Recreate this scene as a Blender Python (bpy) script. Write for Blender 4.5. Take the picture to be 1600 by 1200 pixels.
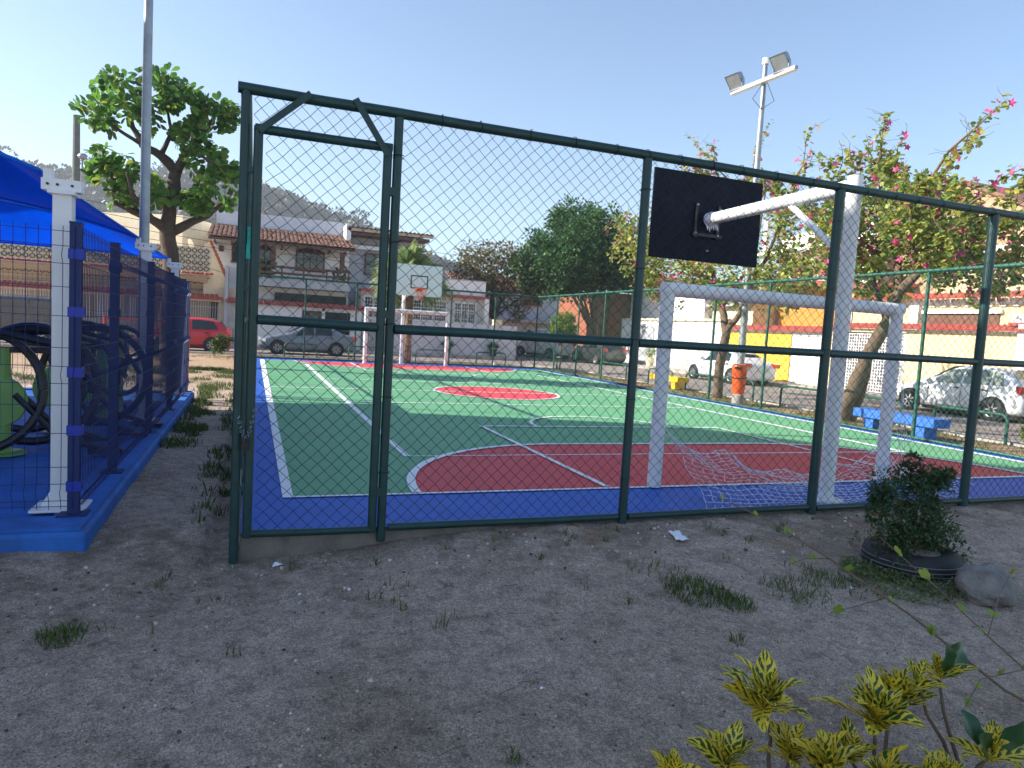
import bpy, math, random
from mathutils import Vector, Matrix, noise
R = math.radians
random.seed(7)
for o in list(bpy.data.objects): bpy.data.objects.remove(o, do_unlink=True)
SC = bpy.context.scene
COL = SC.collection

# ------------------------------------------------------------------ camera, sky, sun, exposure
cam_d = bpy.data.cameras.new('camera'); cam = bpy.data.objects.new('camera', cam_d); COL.objects.link(cam)
yaw, pitch, roll = 0.3599, -0.0759, 0.0583
fw = Vector((math.sin(yaw)*math.cos(pitch), math.cos(yaw)*math.cos(pitch), math.sin(pitch)))
rt0 = Vector((math.cos(yaw), -math.sin(yaw), 0)); up0 = rt0.cross(fw)
rt = rt0*math.cos(roll)+up0*math.sin(roll); up = -rt0*math.sin(roll)+up0*math.cos(roll)
m = Matrix((rt, up, -fw)).transposed().to_4x4(); m.translation = (-0.9131, -4.9683, 1.4951)
cam.matrix_world = m
cam_d.sensor_fit = 'HORIZONTAL'; cam_d.sensor_width = 36; cam_d.lens = 1082.8/1600*36
cam_d.clip_start = .05; cam_d.clip_end = 5000
SC.camera = cam

SUN_EL = math.atan(1/math.hypot(1.64, .43)); SX, SY = -1.64, .43      # towards the sun
w = bpy.data.worlds.new('World'); SC.world = w; w.use_nodes = True
nt = w.node_tree; nt.nodes.clear()
sky = nt.nodes.new('ShaderNodeTexSky'); sky.sky_type = 'NISHITA'; sky.sun_disc = False
sky.sun_elevation = SUN_EL; sky.sun_rotation = math.atan2(SX, SY)
sky.air_density = 1.0; sky.dust_density = .35; sky.ozone_density = 2.2; sky.altitude = 0
bg = nt.nodes.new('ShaderNodeBackground'); bg.inputs[1].default_value = .105
ow = nt.nodes.new('ShaderNodeOutputWorld'); nt.links.new(sky.outputs[0], bg.inputs[0]); nt.links.new(bg.outputs[0], ow.inputs[0])
sd = bpy.data.lights.new('sun', 'SUN'); sd.energy = 5.0; sd.angle = R(.55); sd.color = (1, .93, .82)
sun = bpy.data.objects.new('sun', sd); COL.objects.link(sun); sun.location = (-20, 5, 30)
sun.rotation_euler = Vector((SX, SY, 1)).to_track_quat('Z', 'Y').to_euler()
SC.view_settings.view_transform = 'Standard'; SC.view_settings.look = 'None'
SC.view_settings.exposure = 1.2; SC.view_settings.gamma = 1
SC.render.engine = 'CYCLES'

# ------------------------------------------------------------------ materials
MATS = {}
def mat(name, col, rough=.75, var=.18, scale=5, bump=0, bscale=60, metal=0, coat=0, trans=0, stain=0, spec=.5):
    if name in MATS: return MATS[name]
    m = bpy.data.materials.new(name); m.use_nodes = True; N = m.node_tree.nodes; L = m.node_tree.links
    b = N['Principled BSDF']; b.inputs['Roughness'].default_value = rough; b.inputs['Metallic'].default_value = metal
    b.inputs['Coat Weight'].default_value = coat; b.inputs['Coat Roughness'].default_value = .08
    b.inputs['Specular IOR Level'].default_value = spec
    g = N.new('ShaderNodeNewGeometry')
    nz = N.new('ShaderNodeTexNoise'); nz.inputs['Scale'].default_value = scale; nz.inputs['Detail'].default_value = 6; nz.inputs['Roughness'].default_value = .65
    L.new(g.outputs['Position'], nz.inputs['Vector'])
    mx = N.new('ShaderNodeMix'); mx.data_type = 'RGBA'
    c = Vector(col)
    mx.inputs['A'].default_value = (*[max(0, x*(1-var)) for x in c], 1); mx.inputs['B'].default_value = (*[min(1, x*(1+var)) for x in c], 1)
    mr = N.new('ShaderNodeMapRange'); mr.inputs['From Min'].default_value = .3; mr.inputs['From Max'].default_value = .7
    L.new(nz.outputs[0], mr.inputs[0]); L.new(mr.outputs[0], mx.inputs['Factor'])
    out = mx.outputs['Result']
    if stain:
        mp = N.new('ShaderNodeMapping'); mp.inputs['Scale'].default_value = (2.2, 2.2, .35); L.new(g.outputs['Position'], mp.inputs[0])
        n2 = N.new('ShaderNodeTexNoise'); n2.inputs['Scale'].default_value = 1.6; n2.inputs['Detail'].default_value = 8; n2.inputs['Roughness'].default_value = .7
        L.new(mp.outputs[0], n2.inputs['Vector'])
        r2 = N.new('ShaderNodeMapRange'); r2.inputs['From Min'].default_value = .5; r2.inputs['From Max'].default_value = .78; r2.inputs['To Max'].default_value = stain
        L.new(n2.outputs[0], r2.inputs[0])
        m2 = N.new('ShaderNodeMix'); m2.data_type = 'RGBA'; L.new(r2.outputs[0], m2.inputs['Factor']); L.new(out, m2.inputs['A'])
        m2.inputs['B'].default_value = (*[x*.35+.01 for x in c], 1); out = m2.outputs['Result']
    L.new(out, b.inputs['Base Color'])
    if bump:
        n3 = N.new('ShaderNodeTexNoise'); n3.inputs['Scale'].default_value = bscale; n3.inputs['Detail'].default_value = 5; L.new(g.outputs['Position'], n3.inputs['Vector'])
        bp = N.new('ShaderNodeBump'); bp.inputs['Strength'].default_value = bump; bp.inputs['Distance'].default_value = .02
        L.new(n3.outputs[0], bp.inputs['Height']); L.new(bp.outputs[0], b.inputs['Normal'])
    if trans:
        tr = N.new('ShaderNodeBsdfTranslucent'); L.new(out, tr.inputs[0])
        ms = N.new('ShaderNodeMixShader'); ms.inputs[0].default_value = trans
        L.new(b.outputs[0], ms.inputs[1]); L.new(tr.outputs[0], ms.inputs[2]); L.new(ms.outputs[0], N['Material Output'].inputs[0])
    MATS[name] = m
    return m

def dirt_material():
    m = bpy.data.materials.new('dirt'); m.use_nodes = True; N = m.node_tree.nodes; L = m.node_tree.links
    b = N['Principled BSDF']; b.inputs['Roughness'].default_value = .95; b.inputs['Specular IOR Level'].default_value = .15
    g = N.new('ShaderNodeNewGeometry')
    def nz(s, d=6, r=.6):
        n = N.new('ShaderNodeTexNoise'); n.inputs['Scale'].default_value = s; n.inputs['Detail'].default_value = d; n.inputs['Roughness'].default_value = r
        L.new(g.outputs['Position'], n.inputs['Vector']); return n
    def ramp(src, stops):
        r = N.new('ShaderNodeValToRGB'); e = r.color_ramp.elements
        while len(e) < len(stops): e.new(.5)
        for k, (p, c) in enumerate(stops): e[k].position = p; e[k].color = (*c, 1) if not isinstance(c, float) else (c, c, c, 1)
        L.new(src, r.inputs[0]); return r
    def mix(f, a, bb, mode='MIX'):
        x = N.new('ShaderNodeMix'); x.data_type = 'RGBA'; x.blend_type = mode
        for sock, v in ((x.inputs['Factor'], f), (x.inputs['A'], a), (x.inputs['B'], bb)):
            if hasattr(v, 'links'): L.new(v, sock)
            elif isinstance(v, tuple): sock.default_value = (*v, 1)
            else: sock.default_value = v
        return x.outputs['Result']
    big = ramp(nz(.55, 5).outputs[0], [(.3, (.37, .265, .195)), (.45, (.54, .42, .33)), (.7, (.64, .51, .41))])
    med = ramp(nz(7, 8, .72).outputs[0], [(.3, (.55,)*3), (.5, (1.,)*3), (.72, (1.25,)*3)])
    c = mix(1.0, big.outputs[0], med.outputs[0], 'MULTIPLY')
    tan = ramp(nz(.9, 4).outputs[0], [(.62, 0.), (.72, 1.)])
    c = mix(tan.outputs[0], c, (.45, .32, .21))
    fine = ramp(nz(150, 4, .7).outputs[0], [(.3, (.42,)*3), (.5, (1.0,)*3), (.72, (1.7,)*3)])
    c = mix(.85, c, fine.outputs[0], 'MULTIPLY')
    vo = N.new('ShaderNodeTexVoronoi'); vo.inputs['Scale'].default_value = 75; vo.inputs['Randomness'].default_value = 1; L.new(g.outputs['Position'], vo.inputs['Vector'])
    dot = ramp(vo.outputs['Distance'], [(.12, 1.), (.2, 0.)])
    wn = N.new('ShaderNodeSeparateColor'); L.new(vo.outputs['Color'], wn.inputs[0])
    pick = ramp(wn.outputs[0], [(.82, 0.), (.86, 1.)])
    f = mix(1.0, dot.outputs[0], pick.outputs[0], 'MULTIPLY')
    c = mix(f, c, (.68, .64, .58))
    v2 = N.new('ShaderNodeTexVoronoi'); v2.inputs['Scale'].default_value = 130; L.new(g.outputs['Position'], v2.inputs['Vector'])
    s2 = N.new('ShaderNodeSeparateColor'); L.new(v2.outputs['Color'], s2.inputs[0])
    grit = ramp(s2.outputs[1], [(.0, (.55,)*3), (.5, (1.,)*3), (1., (1.35,)*3)]); c = mix(.8, c, grit.outputs[0], 'MULTIPLY')
    v3 = N.new('ShaderNodeTexVoronoi'); v3.inputs['Scale'].default_value = 42; L.new(g.outputs['Position'], v3.inputs['Vector'])
    s3 = N.new('ShaderNodeSeparateColor'); L.new(v3.outputs['Color'], s3.inputs[0])
    grit3 = ramp(s3.outputs[1], [(.0, (.8,)*3), (.5, (1.,)*3), (1., (1.15,)*3)]); c = mix(.8, c, grit3.outputs[0], 'MULTIPLY')
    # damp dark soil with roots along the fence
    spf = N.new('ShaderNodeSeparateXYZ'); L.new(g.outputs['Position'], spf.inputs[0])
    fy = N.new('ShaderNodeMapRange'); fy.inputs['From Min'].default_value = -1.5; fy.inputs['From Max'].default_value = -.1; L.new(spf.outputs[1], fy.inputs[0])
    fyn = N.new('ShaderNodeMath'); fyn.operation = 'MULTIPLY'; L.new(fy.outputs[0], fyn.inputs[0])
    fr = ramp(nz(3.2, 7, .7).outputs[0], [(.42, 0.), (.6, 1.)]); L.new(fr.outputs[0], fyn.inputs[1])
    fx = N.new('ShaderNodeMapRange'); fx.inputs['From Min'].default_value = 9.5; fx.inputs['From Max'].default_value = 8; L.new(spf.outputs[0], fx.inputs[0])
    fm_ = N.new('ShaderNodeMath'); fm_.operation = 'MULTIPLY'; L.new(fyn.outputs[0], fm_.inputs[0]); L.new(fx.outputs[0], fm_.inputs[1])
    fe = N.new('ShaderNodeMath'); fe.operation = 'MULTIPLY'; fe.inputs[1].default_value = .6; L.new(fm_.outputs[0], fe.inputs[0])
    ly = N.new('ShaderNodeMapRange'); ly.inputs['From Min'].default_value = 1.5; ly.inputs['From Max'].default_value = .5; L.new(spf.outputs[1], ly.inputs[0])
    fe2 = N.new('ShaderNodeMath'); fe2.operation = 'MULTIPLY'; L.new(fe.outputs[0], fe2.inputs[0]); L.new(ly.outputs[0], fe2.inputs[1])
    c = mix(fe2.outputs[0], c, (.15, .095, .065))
    # dry orange soil on the side of the park that faces the street
    sp = N.new('ShaderNodeSeparateXYZ'); L.new(g.outputs['Position'], sp.inputs[0])
    rx = N.new('ShaderNodeMapRange'); rx.inputs['From Min'].default_value = 9.2; rx.inputs['From Max'].default_value = 10.6; L.new(sp.outputs[0], rx.inputs[0])
    ry = N.new('ShaderNodeMapRange'); ry.inputs['From Min'].default_value = 10.; ry.inputs['From Max'].default_value = 18; L.new(sp.outputs[1], ry.inputs[0])
    mxx = N.new('ShaderNodeMath'); mxx.operation = 'MAXIMUM'; L.new(rx.outputs[0], mxx.inputs[0]); L.new(ry.outputs[0], mxx.inputs[1])
    c = mix(mxx.outputs[0], c, mix(.6, c, (.40, .25, .13)))
    L.new(c, b.inputs['Base Color'])
    h1 = nz(28, 8, .7); h2 = nz(190, 3)
    ad = N.new('ShaderNodeMath'); ad.operation = 'MULTIPLY_ADD'; ad.inputs[1].default_value = .35; L.new(h2.outputs[0], ad.inputs[0]); L.new(h1.outputs[0], ad.inputs[2])
    bp = N.new('ShaderNodeBump'); bp.inputs['Strength'].default_value = 1.0; bp.inputs['Distance'].default_value = .045
    L.new(ad.outputs[0], bp.inputs['Height']); L.new(bp.outputs[0], b.inputs['Normal'])
    return m

def croton_material():
    m = bpy.data.materials.new('croton_leaf'); m.use_nodes = True; N = m.node_tree.nodes; L = m.node_tree.links
    b = N['Principled BSDF']; b.inputs['Roughness'].default_value = .38
    uv = N.new('ShaderNodeUVMap'); uv.uv_map = 'UVMap'
    sp = N.new('ShaderNodeSeparateXYZ'); L.new(uv.outputs[0], sp.inputs[0])
    oi = N.new('ShaderNodeObjectInfo')
    def ma(op, a, bb=None, c=None):
        x = N.new('ShaderNodeMath'); x.operation = op
        for k, v in enumerate((a, bb, c)):
            if v is None: continue
            if hasattr(v, 'links'): L.new(v, x.inputs[k])
            else: x.inputs[k].default_value = v
        return x.outputs[0]
    ax = ma('ABSOLUTE', ma('SUBTRACT', sp.outputs[0], .5))
    nzv = N.new('ShaderNodeTexNoise'); nzv.inputs['Scale'].default_value = 9; nzv.noise_dimensions = '4D'
    L.new(uv.outputs[0], nzv.inputs['Vector']); L.new(ma('MULTIPLY', oi.outputs['Random'], 20), nzv.inputs['W'])
    wob = ma('MULTIPLY', ma('SUBTRACT', nzv.outputs[0], .5), 5.5)
    ph = ma('ADD', ma('MULTIPLY', ma('SUBTRACT', sp.outputs[1], ma('MULTIPLY', ax, .6)), 30), wob)
    vein = ma('SINE', ph)
    mid = ma('MULTIPLY', ma('SUBTRACT', .085, ax), 14)
    edge = ma('MULTIPLY', ma('SUBTRACT', ax, .41), 10)
    thr = ma('MULTIPLY_ADD', oi.outputs['Random'], -1.5, .55)
    pat = ma('MULTIPLY', ma('SUBTRACT', ma('ADD', vein, ma('MULTIPLY', wob, .7)), thr), 3)
    f = ma('MAXIMUM', ma('MAXIMUM', mid, edge), pat); f = ma('MINIMUM', ma('MAXIMUM', f, 0), 1)
    mx = N.new('ShaderNodeMix'); mx.data_type = 'RGBA'; L.new(f, mx.inputs['Factor'])
    mx.inputs['A'].default_value = (.03, .095, .022, 1); mx.inputs['B'].default_value = (.78, .58, .04, 1)
    L.new(mx.outputs['Result'], b.inputs['Base Color'])
    tr = N.new('ShaderNodeBsdfTranslucent'); L.new(mx.outputs['Result'], tr.inputs[0])
    ms = N.new('ShaderNodeMixShader'); ms.inputs[0].default_value = .25
    L.new(b.outputs[0], ms.inputs[1]); L.new(tr.outputs[0], ms.inputs[2]); L.new(ms.outputs[0], N['Material Output'].inputs[0])
    return m

def glass_mat(name, col, rough=.05):
    m = bpy.data.materials.new(name); m.use_nodes = True; b = m.node_tree.nodes['Principled BSDF']
    b.inputs['Base Color'].default_value = (*col, 1); b.inputs['Roughness'].default_value = rough; b.inputs['Specular IOR Level'].default_value = .8
    MATS[name] = m; return m

M_DIRT = dirt_material(); M_CROTON = croton_material()
G_GREEN = mat('fence_green', (.007, .042, .040), .45, .3, 9, .15, 90)
G_GREENL = mat('fence_green_lighter', (.012, .08, .056), .5, .3, 7, .15, 90)  # lighter green of the right and far fences and the guard hoops
WIRE = mat('coated_wire', (.010, .03, .034), .7, .1, spec=.15)
WHITEP = mat('white_paint', (.74, .75, .76), .5, .08, 8, .12, 50, stain=.35)
WHITEC = mat('white_gloss', (.8, .8, .82), .35, .04)
NETW = mat('net_cord', (.78, .78, .78), .8, .08)
C_BLUE = mat('court_blue', (.012, .095, .46), .62, .13, 2.5, .12, 160)
C_GREEN = mat('court_green', (.115, .33, .165), .62, .09, 2.0, .12, 160)
C_RED = mat('court_red', (.62, .05, .06), .62, .1, 2.2, .12, 160)
C_LINE = mat('line_paint', (.78, .8, .82), .6, .06, 5, .1, 160)
BOARD = mat('board_back', (.009, .010, .02), .7, .4, 5, .1, 30, spec=.2)
BLACK = mat('black_paint', (.012, .012, .014), .4, .2)
RUBBER = mat('rubber', (.018, .018, .02), .7, .3, 20, .2, 80)
NAVY = mat('navy_coat', (.005, .018, .11), .6, .15)
NAVYB = mat('bright_blue_clip', (.006, .03, .36), .45, .1)
GYMBLUE = mat('blue_floor', (.016, .12, .44), .65, .28, 4, .25, 45, stain=.6)
LIME = mat('lime_paint', (.2, .38, .1), .42, .12)
SAIL = mat('shade_cloth', (.002, .28, .86), .65, .1, 3, .1, 200, trans=.62)
GALV = mat('galvanised', (.33, .35, .37), .45, .15, 6, .05, 40, metal=.55, stain=.25)
CONC = mat('concrete', (.36, .34, .32), .85, .2, 4, .3, 40, stain=.5)
ASPH = mat('asphalt', (.25, .205, .185), .9, .25, 3, .35, 120)
PAVE = mat('pavement', (.4, .35, .31), .9, .2, 3, .3, 60, stain=.3)
KERB = mat('kerb_stone', (.5, .46, .42), .85, .2, 6, .3, 40)
W_WHITE = mat('wall_white', (.78, .77, .76), .85, .06, 3, .15, 30, stain=.25)
W_CREAM = mat('wall_cream', (.72, .62, .44), .85, .06, 3, .15, 30, stain=.2)
W_TAN = mat('wall_tan', (.5, .40, .3), .85, .1, 3, .2, 30, stain=.4)
W_YEL = mat('wall_yellow', (.8, .48, .06), .85, .06, 3, .15, 30, stain=.2)
W_ORA = mat('wall_orange', (.58, .25, .05), .85, .08, 3, .15, 30, stain=.2)
W_SAND = mat('wall_sand', (.78, .60, .34), .85, .05, 3, .15, 30, stain=.15)
W_GREY = mat('wall_grey', (.42, .43, .46), .85, .1, 3, .2, 30, stain=.45)
W_BLUE = mat('wall_bluegrey', (.46, .5, .6), .85, .08, 3, .15, 30, stain=.2)
W_BRICK = mat('wall_brick', (.34, .11, .055), .85, .2, 9, .3, 40, stain=.3)
W_BROWN = mat('wall_brown', (.38, .25, .15), .85, .1, 4, .2, 30, stain=.3)
T_PINK = mat('tile_red', (.42, .08, .06), .75, .25, 9, .2, 40)
T_BROWN = mat('tile_brown', (.2, .1, .065), .8, .35, 4, .2, 40, stain=.5)
WOOD = mat('dark_wood', (.1, .045, .025), .6, .3, 10, .15, 40)
GLASS = glass_mat('window_glass', (.02, .025, .03)); CARGL = glass_mat('car_glass', (.012, .016, .016), .04)
CARGL2 = glass_mat('light_car_glass', (.2, .24, .2), .04)
BARK = mat('bark', (.16, .105, .07), .9, .35, 9, .8, 25)
BARKD = mat('bark_dark', (.075, .05, .036), .9, .35, 9, .8, 25)
ORANGE = mat('orange_plastic', (.75, .1, .012), .45, .12, 5)
BENCHY = mat('bench_yellow', (.78, .52, .02), .75, .12, 6, .2, 50, stain=.2)
BENCHB = mat('bench_blue', (.04, .17, .62), .75, .12, 6, .2, 50, stain=.2)
TEAL = mat('teal_ribbon', (.05, .5, .42), .7, .1, trans=.3)
PAPER = mat('litter_paper', (.78, .79, .84), .7, .05)
STONE = mat('rock', (.2, .18, .16), .9, .35, 9, .6, 30)
PEB = mat('pebble', (.46, .39, .34), .85, .45, 25)
LEAFMIX = {}
def leafmats(key, cols, tr=.35, rough=.5):
    LEAFMIX[key] = [mat(f'{key}_leaf_{k}', c, rough, .25, 3, trans=tr) for k, c in enumerate(cols)]
leafmats('almond', [(.08, .19, .035), (.14, .29, .045), (.05, .12, .03), (.26, .30, .05)], .45)
leafmats('ficus', [(.045, .12, .034), (.075, .17, .04), (.03, .08, .026), (.13, .23, .05)], .4)
leafmats('orchid', [(.22, .30, .07), (.36, .39, .09), (.14, .22, .06), (.55, .46, .08), (.32, .22, .10)], .5)
leafmats('petal', [(.6, .04, .17), (.5, .06, .2), (.65, .12, .26)])
leafmats('dry', [(.13, .12, .04), (.2, .17, .055), (.085, .09, .035), (.26, .15, .05)])
leafmats('palm', [(.13, .2, .07), (.2, .28, .1), (.27, .31, .12)], .45)
leafmats('shrub', [(.028, .075, .025), (.045, .11, .032), (.075, .12, .03), (.16, .11, .03)])
leafmats('lime', [(.22, .32, .04), (.34, .4, .06), (.14, .22, .035)], .45)
leafmats('grass', [(.07, .13, .025), (.1, .16, .035), (.16, .16, .06), (.05, .095, .022)], .3)
leafmats('drygrass', [(.26, .2, .08), (.2, .18, .06), (.12, .14, .04), (.34, .24, .11)], .3)
leafmats('hill', [(.045, .058, .04), (.058, .07, .045), (.036, .047, .035), (.075, .078, .052)], .1)

# ------------------------------------------------------------------ mesh helpers
def root_loc(p):
    v = Vector((0, 0, 0))
    while p: v += p.location; p = p.parent
    return v
class MB:
    def __init__(s): s.v = []; s.f = []; s.mi = []; s.cur = 0; s.uv = None
    def face(s, idx): s.f.append(idx); s.mi.append(s.cur)
    def poly(s, pts):
        b = len(s.v); s.v += [tuple(p) for p in pts]; s.face(tuple(range(b, b+len(pts)))); return s
    def box(s, x0, x1, y0, y1, z0, z1):
        b = len(s.v); s.v += [(x, y, z) for z in (z0, z1) for y in (y0, y1) for x in (x0, x1)]
        for q in ((0, 2, 3, 1), (4, 5, 7, 6), (0, 1, 5, 4), (2, 6, 7, 3), (0, 4, 6, 2), (1, 3, 7, 5)): s.face(tuple(b+i for i in q))
        return s
    def obox(s, c, ax, ay, az):   # oriented box: centre and half-vectors
        c, ax, ay, az = map(Vector, (c, ax, ay, az)); b = len(s.v)
        s.v += [tuple(c+ax*i+ay*j+az*k) for k in (-1, 1) for j in (-1, 1) for i in (-1, 1)]
        for q in ((0, 2, 3, 1), (4, 5, 7, 6), (0, 1, 5, 4), (2, 6, 7, 3), (0, 4, 6, 2), (1, 3, 7, 5)): s.face(tuple(b+i for i in q))
        return s
    def prism(s, pts, d):   # closed planar polygon extruded by vector d
        d = Vector(d); n = len(pts); b = len(s.v)
        s.v += [tuple(p) for p in pts]+[tuple(Vector(p)+d) for p in pts]
        s.face(tuple(range(b+n-1, b-1, -1))); s.face(tuple(range(b+n, b+2*n)))
        for i in range(n): j = (i+1) % n; s.face((b+i, b+j, b+n+j, b+n+i))
        return s
    def tube(s, pts, r, n=8, cap=True):
        pts = [Vector(p) for p in pts]; k = len(pts); rs = r if isinstance(r, (list, tuple)) else [r]*k
        b = len(s.v); prev = None
        for i, p in enumerate(pts):
            t = (pts[min(i+1, k-1)]-pts[max(i-1, 0)])
            if t.length < 1e-9: t = Vector((0, 0, 1))
            t.normalize()
            if prev is None:
                a = t.orthogonal().normalized()
            else:
                a = prev-t*prev.dot(t); a = a.normalized() if a.length > 1e-6 else t.orthogonal().normalized()
            prev = a; c = t.cross(a)
            for q in range(n):
                an = 2*math.pi*q/n; s.v.append(tuple(p+(a*math.cos(an)+c*math.sin(an))*rs[i]))
        for i in range(k-1):
            for q in range(n):
                q2 = (q+1) % n; s.face((b+i*n+q, b+i*n+q2, b+(i+1)*n+q2, b+(i+1)*n+q))
        if cap: s.face(tuple(b+q for q in range(n-1, -1, -1))); s.face(tuple(b+(k-1)*n+q for q in range(n)))
        return s
    def lathe(s, prof, c, ax=(0, 0, 1), n=24):
        ax = Vector(ax).normalized(); a = ax.orthogonal().normalized(); d = ax.cross(a); c = Vector(c); b = len(s.v); k = len(prof)
        for r, h in prof:
            for q in range(n):
                an = 2*math.pi*q/n; s.v.append(tuple(c+ax*h+(a*math.cos(an)+d*math.sin(an))*max(r, 1e-4)))
        for i in range(k-1):
            for q in range(n):
                q2 = (q+1) % n; s.face((b+i*n+q, b+i*n+q2, b+(i+1)*n+q2, b+(i+1)*n+q))
        return s
    def build(s, name, mats, parent=None, smooth=False, world=True):
        me = bpy.data.meshes.new(name); o3 = root_loc(parent) if (parent and world) else Vector((0, 0, 0))
        vs = [(x-o3.x, y-o3.y, z-o3.z) for x, y, z in s.v] if o3.length else s.v
        me.from_pydata(vs, [], s.f)
        if not isinstance(mats, (list, tuple)): mats = [mats]
        for q in mats: me.materials.append(q)
        if len(mats) > 1: me.polygons.foreach_set('material_index', s.mi)
        if smooth: me.polygons.foreach_set('use_smooth', [True]*len(s.f))
        me.update()
        o = bpy.data.objects.new(name, me); COL.objects.link(o)
        if parent: o.parent = parent
        return o
def smooth_by_angle(o, deg=40):
    me = o.data
    me.polygons.foreach_set('use_smooth', [True]*len(me.polygons))
    try: me.set_sharp_from_angle(angle=R(deg))
    except Exception: pass
def tag(o, label=None, cat=None, group=None, kind=None):
    if label: o['label'] = label
    if cat: o['category'] = cat
    if group: o['group'] = group
    if kind: o['kind'] = kind
    return o
def thing(name, label, cat, loc=(0, 0, 0), group=None):
    o = bpy.data.objects.new(name, None); o.empty_display_size = .2; COL.objects.link(o); o.location = loc
    return tag(o, label, cat, group)
def copy_tree(o, parent=None):
    c = o.copy(); COL.objects.link(c)
    if parent: c.parent = parent
    for ch in list(o.children): copy_tree(ch, c)
    return c
def rnd(a, b): return random.uniform(a, b)
def lerp(a, b, t): return a+(b-a)*t
def sstep(a, b, x):
    t = min(1, max(0, (x-a)/(b-a))); return t*t*(3-2*t)

# ------------------------------------------------------------------ ground, court slab, roads
def gz(x, y):
    base = -.12+.05*noise.noise((x*.35, y*.35, 0))
    # soil heaped against the court slab, lower by the corner post
    k = sstep(-1.6, .1, y)*(1-sstep(.5, 1.5, y))
    base = lerp(base, lerp(-.19, -.035, sstep(-1.0, 1.2, x)), k*(1 if x > -1.6 else 0)*sstep(-1.9, -1.2, x))
    if x < -1.2: base = lerp(base, -.13, sstep(-.6, .6, y))
    near = 1-sstep(6, 14, math.hypot(x, y+2))
    base += near*(.018*noise.noise((x*2.3, y*2.3, 3))+.012*noise.noise((x*7, y*7, 5))+.006*noise.noise((x*17, y*17, 8)))
    if -1.2 < x < 10.3 and .12 < y < 22: base = min(base, -.2)
    if x > 10.4: base = -.1+.03*noise.noise((x*.8, y*.8, 2))
    if y > 22.2: base = -.1+.03*noise.noise((x*.6, y*.6, 2))
    if x > 12.55 or y > 25.0: base = -.3
    if y > 45 or x > 40 or y < -30 or x < -30: base = -.3
    return base
def axis(a0, a1, step, lo, hi):
    xs = [a0+i*step for i in range(int((a1-a0)/step)+1)]
    d = step; x = xs[-1]
    while x < hi: d *= 1.35; x += min(d, 60); xs.append(x)
    d = step; x = xs[0]; pre = []
    while x > lo: d *= 1.35; x -= min(d, 60); pre.append(x)
    return pre[::-1]+xs
gxs = axis(-5, 7.5, .055, -900, 900); gxs = sorted(set(gxs+[10.35, 10.45, 11, 11.5, 12, 12.5, 12.6])); gys = axis(-4.2, 1.0, .05, -300, 1500)
gys = sorted(set(gys+[22.1, 22.3, 23, 24, 24.95, 25.05]+[2+.45*i for i in range(45)]))
g = MB(); nx = len(gxs)
for y in gys:
    for x in gxs: g.v.append((x, y, gz(x, y)))
for j in range(len(gys)-1):
    for i in range(nx-1): g.face((j*nx+i, j*nx+i+1, (j+1)*nx+i+1, (j+1)*nx+i))
tag(g.build('ground', M_DIRT, smooth=True), kind='structure')

court = tag(MB().box(-.96, 10.2, .04, 21.9, -.35, -.004).build('court_slab', mat('slab_edge', (.2, .17, .145), .9, .3, 5, .4, 40, stain=.5)), kind='structure')
LX0, LX1, LY0, LY1 = -.606, 9.79, 1.0, 20.74; CX = (LX0+LX1)/2; CY = (LY0+LY1)/2
def sheet(name, pts, z, m): return MB().poly([(x, y, z) for x, y in pts]).build(name, m, court)
sheet('blue_border', [(-.96, .04), (10.2, .04), (10.2, 21.9), (-.96, 21.9)], 0, C_BLUE)
sheet('green_field', [(LX0, LY0), (LX1, LY0), (LX1, LY1), (LX0, LY1)], .003, C_GREEN)
def dshape(sgn, r):
    y0 = LY0 if sgn > 0 else LY1; pts = []
    a, b2 = CX-1.6, CX+1.6
    for k in range(25): t = math.pi-math.pi/2*k/24; pts.append((a+r*math.cos(t), y0+sgn*r*math.sin(t)))
    for k in range(25): t = math.pi/2-math.pi/2*k/24; pts.append((b2+r*math.cos(t), y0+sgn*r*math.sin(t)))
    return pts if sgn < 0 else pts[::-1]
for sg in (1, -1): sheet('red_goal_area', dshape(sg, 2.5), .006, C_RED)
CCY = CY-.2
sheet('red_centre_circle', [(CX+1.5*math.cos(t*math.pi/24), CCY+1.5*math.sin(t*math.pi/24)) for t in range(48)], .006, C_RED)
def line_path(pts, wd=.075, z=.010, closed=False):
    P2 = [Vector((x, y)) for x, y in pts]; n = len(P2); mb = MB(); Ls = []
    for i in range(n):
        if closed: a, b2 = P2[(i-1) % n], P2[(i+1) % n]
        else: a, b2 = P2[max(0, i-1)], P2[min(n-1, i+1)]
        t = (b2-a).normalized(); nn = Vector((-t.y, t.x))
        k = 1
        if 0 < i < n-1 or closed:
            d1 = (P2[i]-P2[(i-1) % n]).normalized(); k = 1/max(.5, abs(nn.dot(Vector((-d1.y, d1.x)))))
        Ls.append((P2[i]+nn*wd/2*k, P2[i]-nn*wd/2*k))
    for a, b2 in Ls: mb.v += [(b2.x, b2.y, z), (a.x, a.y, z)]
    for i in range(n if closed else n-1):
        j = (i+1) % n; mb.face((2*i, 2*j, 2*j+1, 2*i+1))
    return mb.build('white_line', C_LINE, court)
line_path([(LX0, LY0), (LX1, LY0), (LX1, LY1), (LX0, LY1)], .085, .0095, True)
VX0, VX1, VY0, VY1 = .76, 8.43, 2.74, 19.0
line_path([(VX0, VY0), (VX1, VY0), (VX1, VY1), (VX0, VY1)], .07, .0115, True)
line_path([(LX0+.05, CCY), (LX1-.05, CCY)], .07, .0135)
for yy in (CCY-2.55, CCY+2.55): line_path([(VX0, yy), (VX1, yy)], .06, .0145)
line_path([(CX+1.5*math.cos(t*math.pi/24), CCY+1.5*math.sin(t*math.pi/24)) for t in range(48)], .07, .0155, True)
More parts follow.
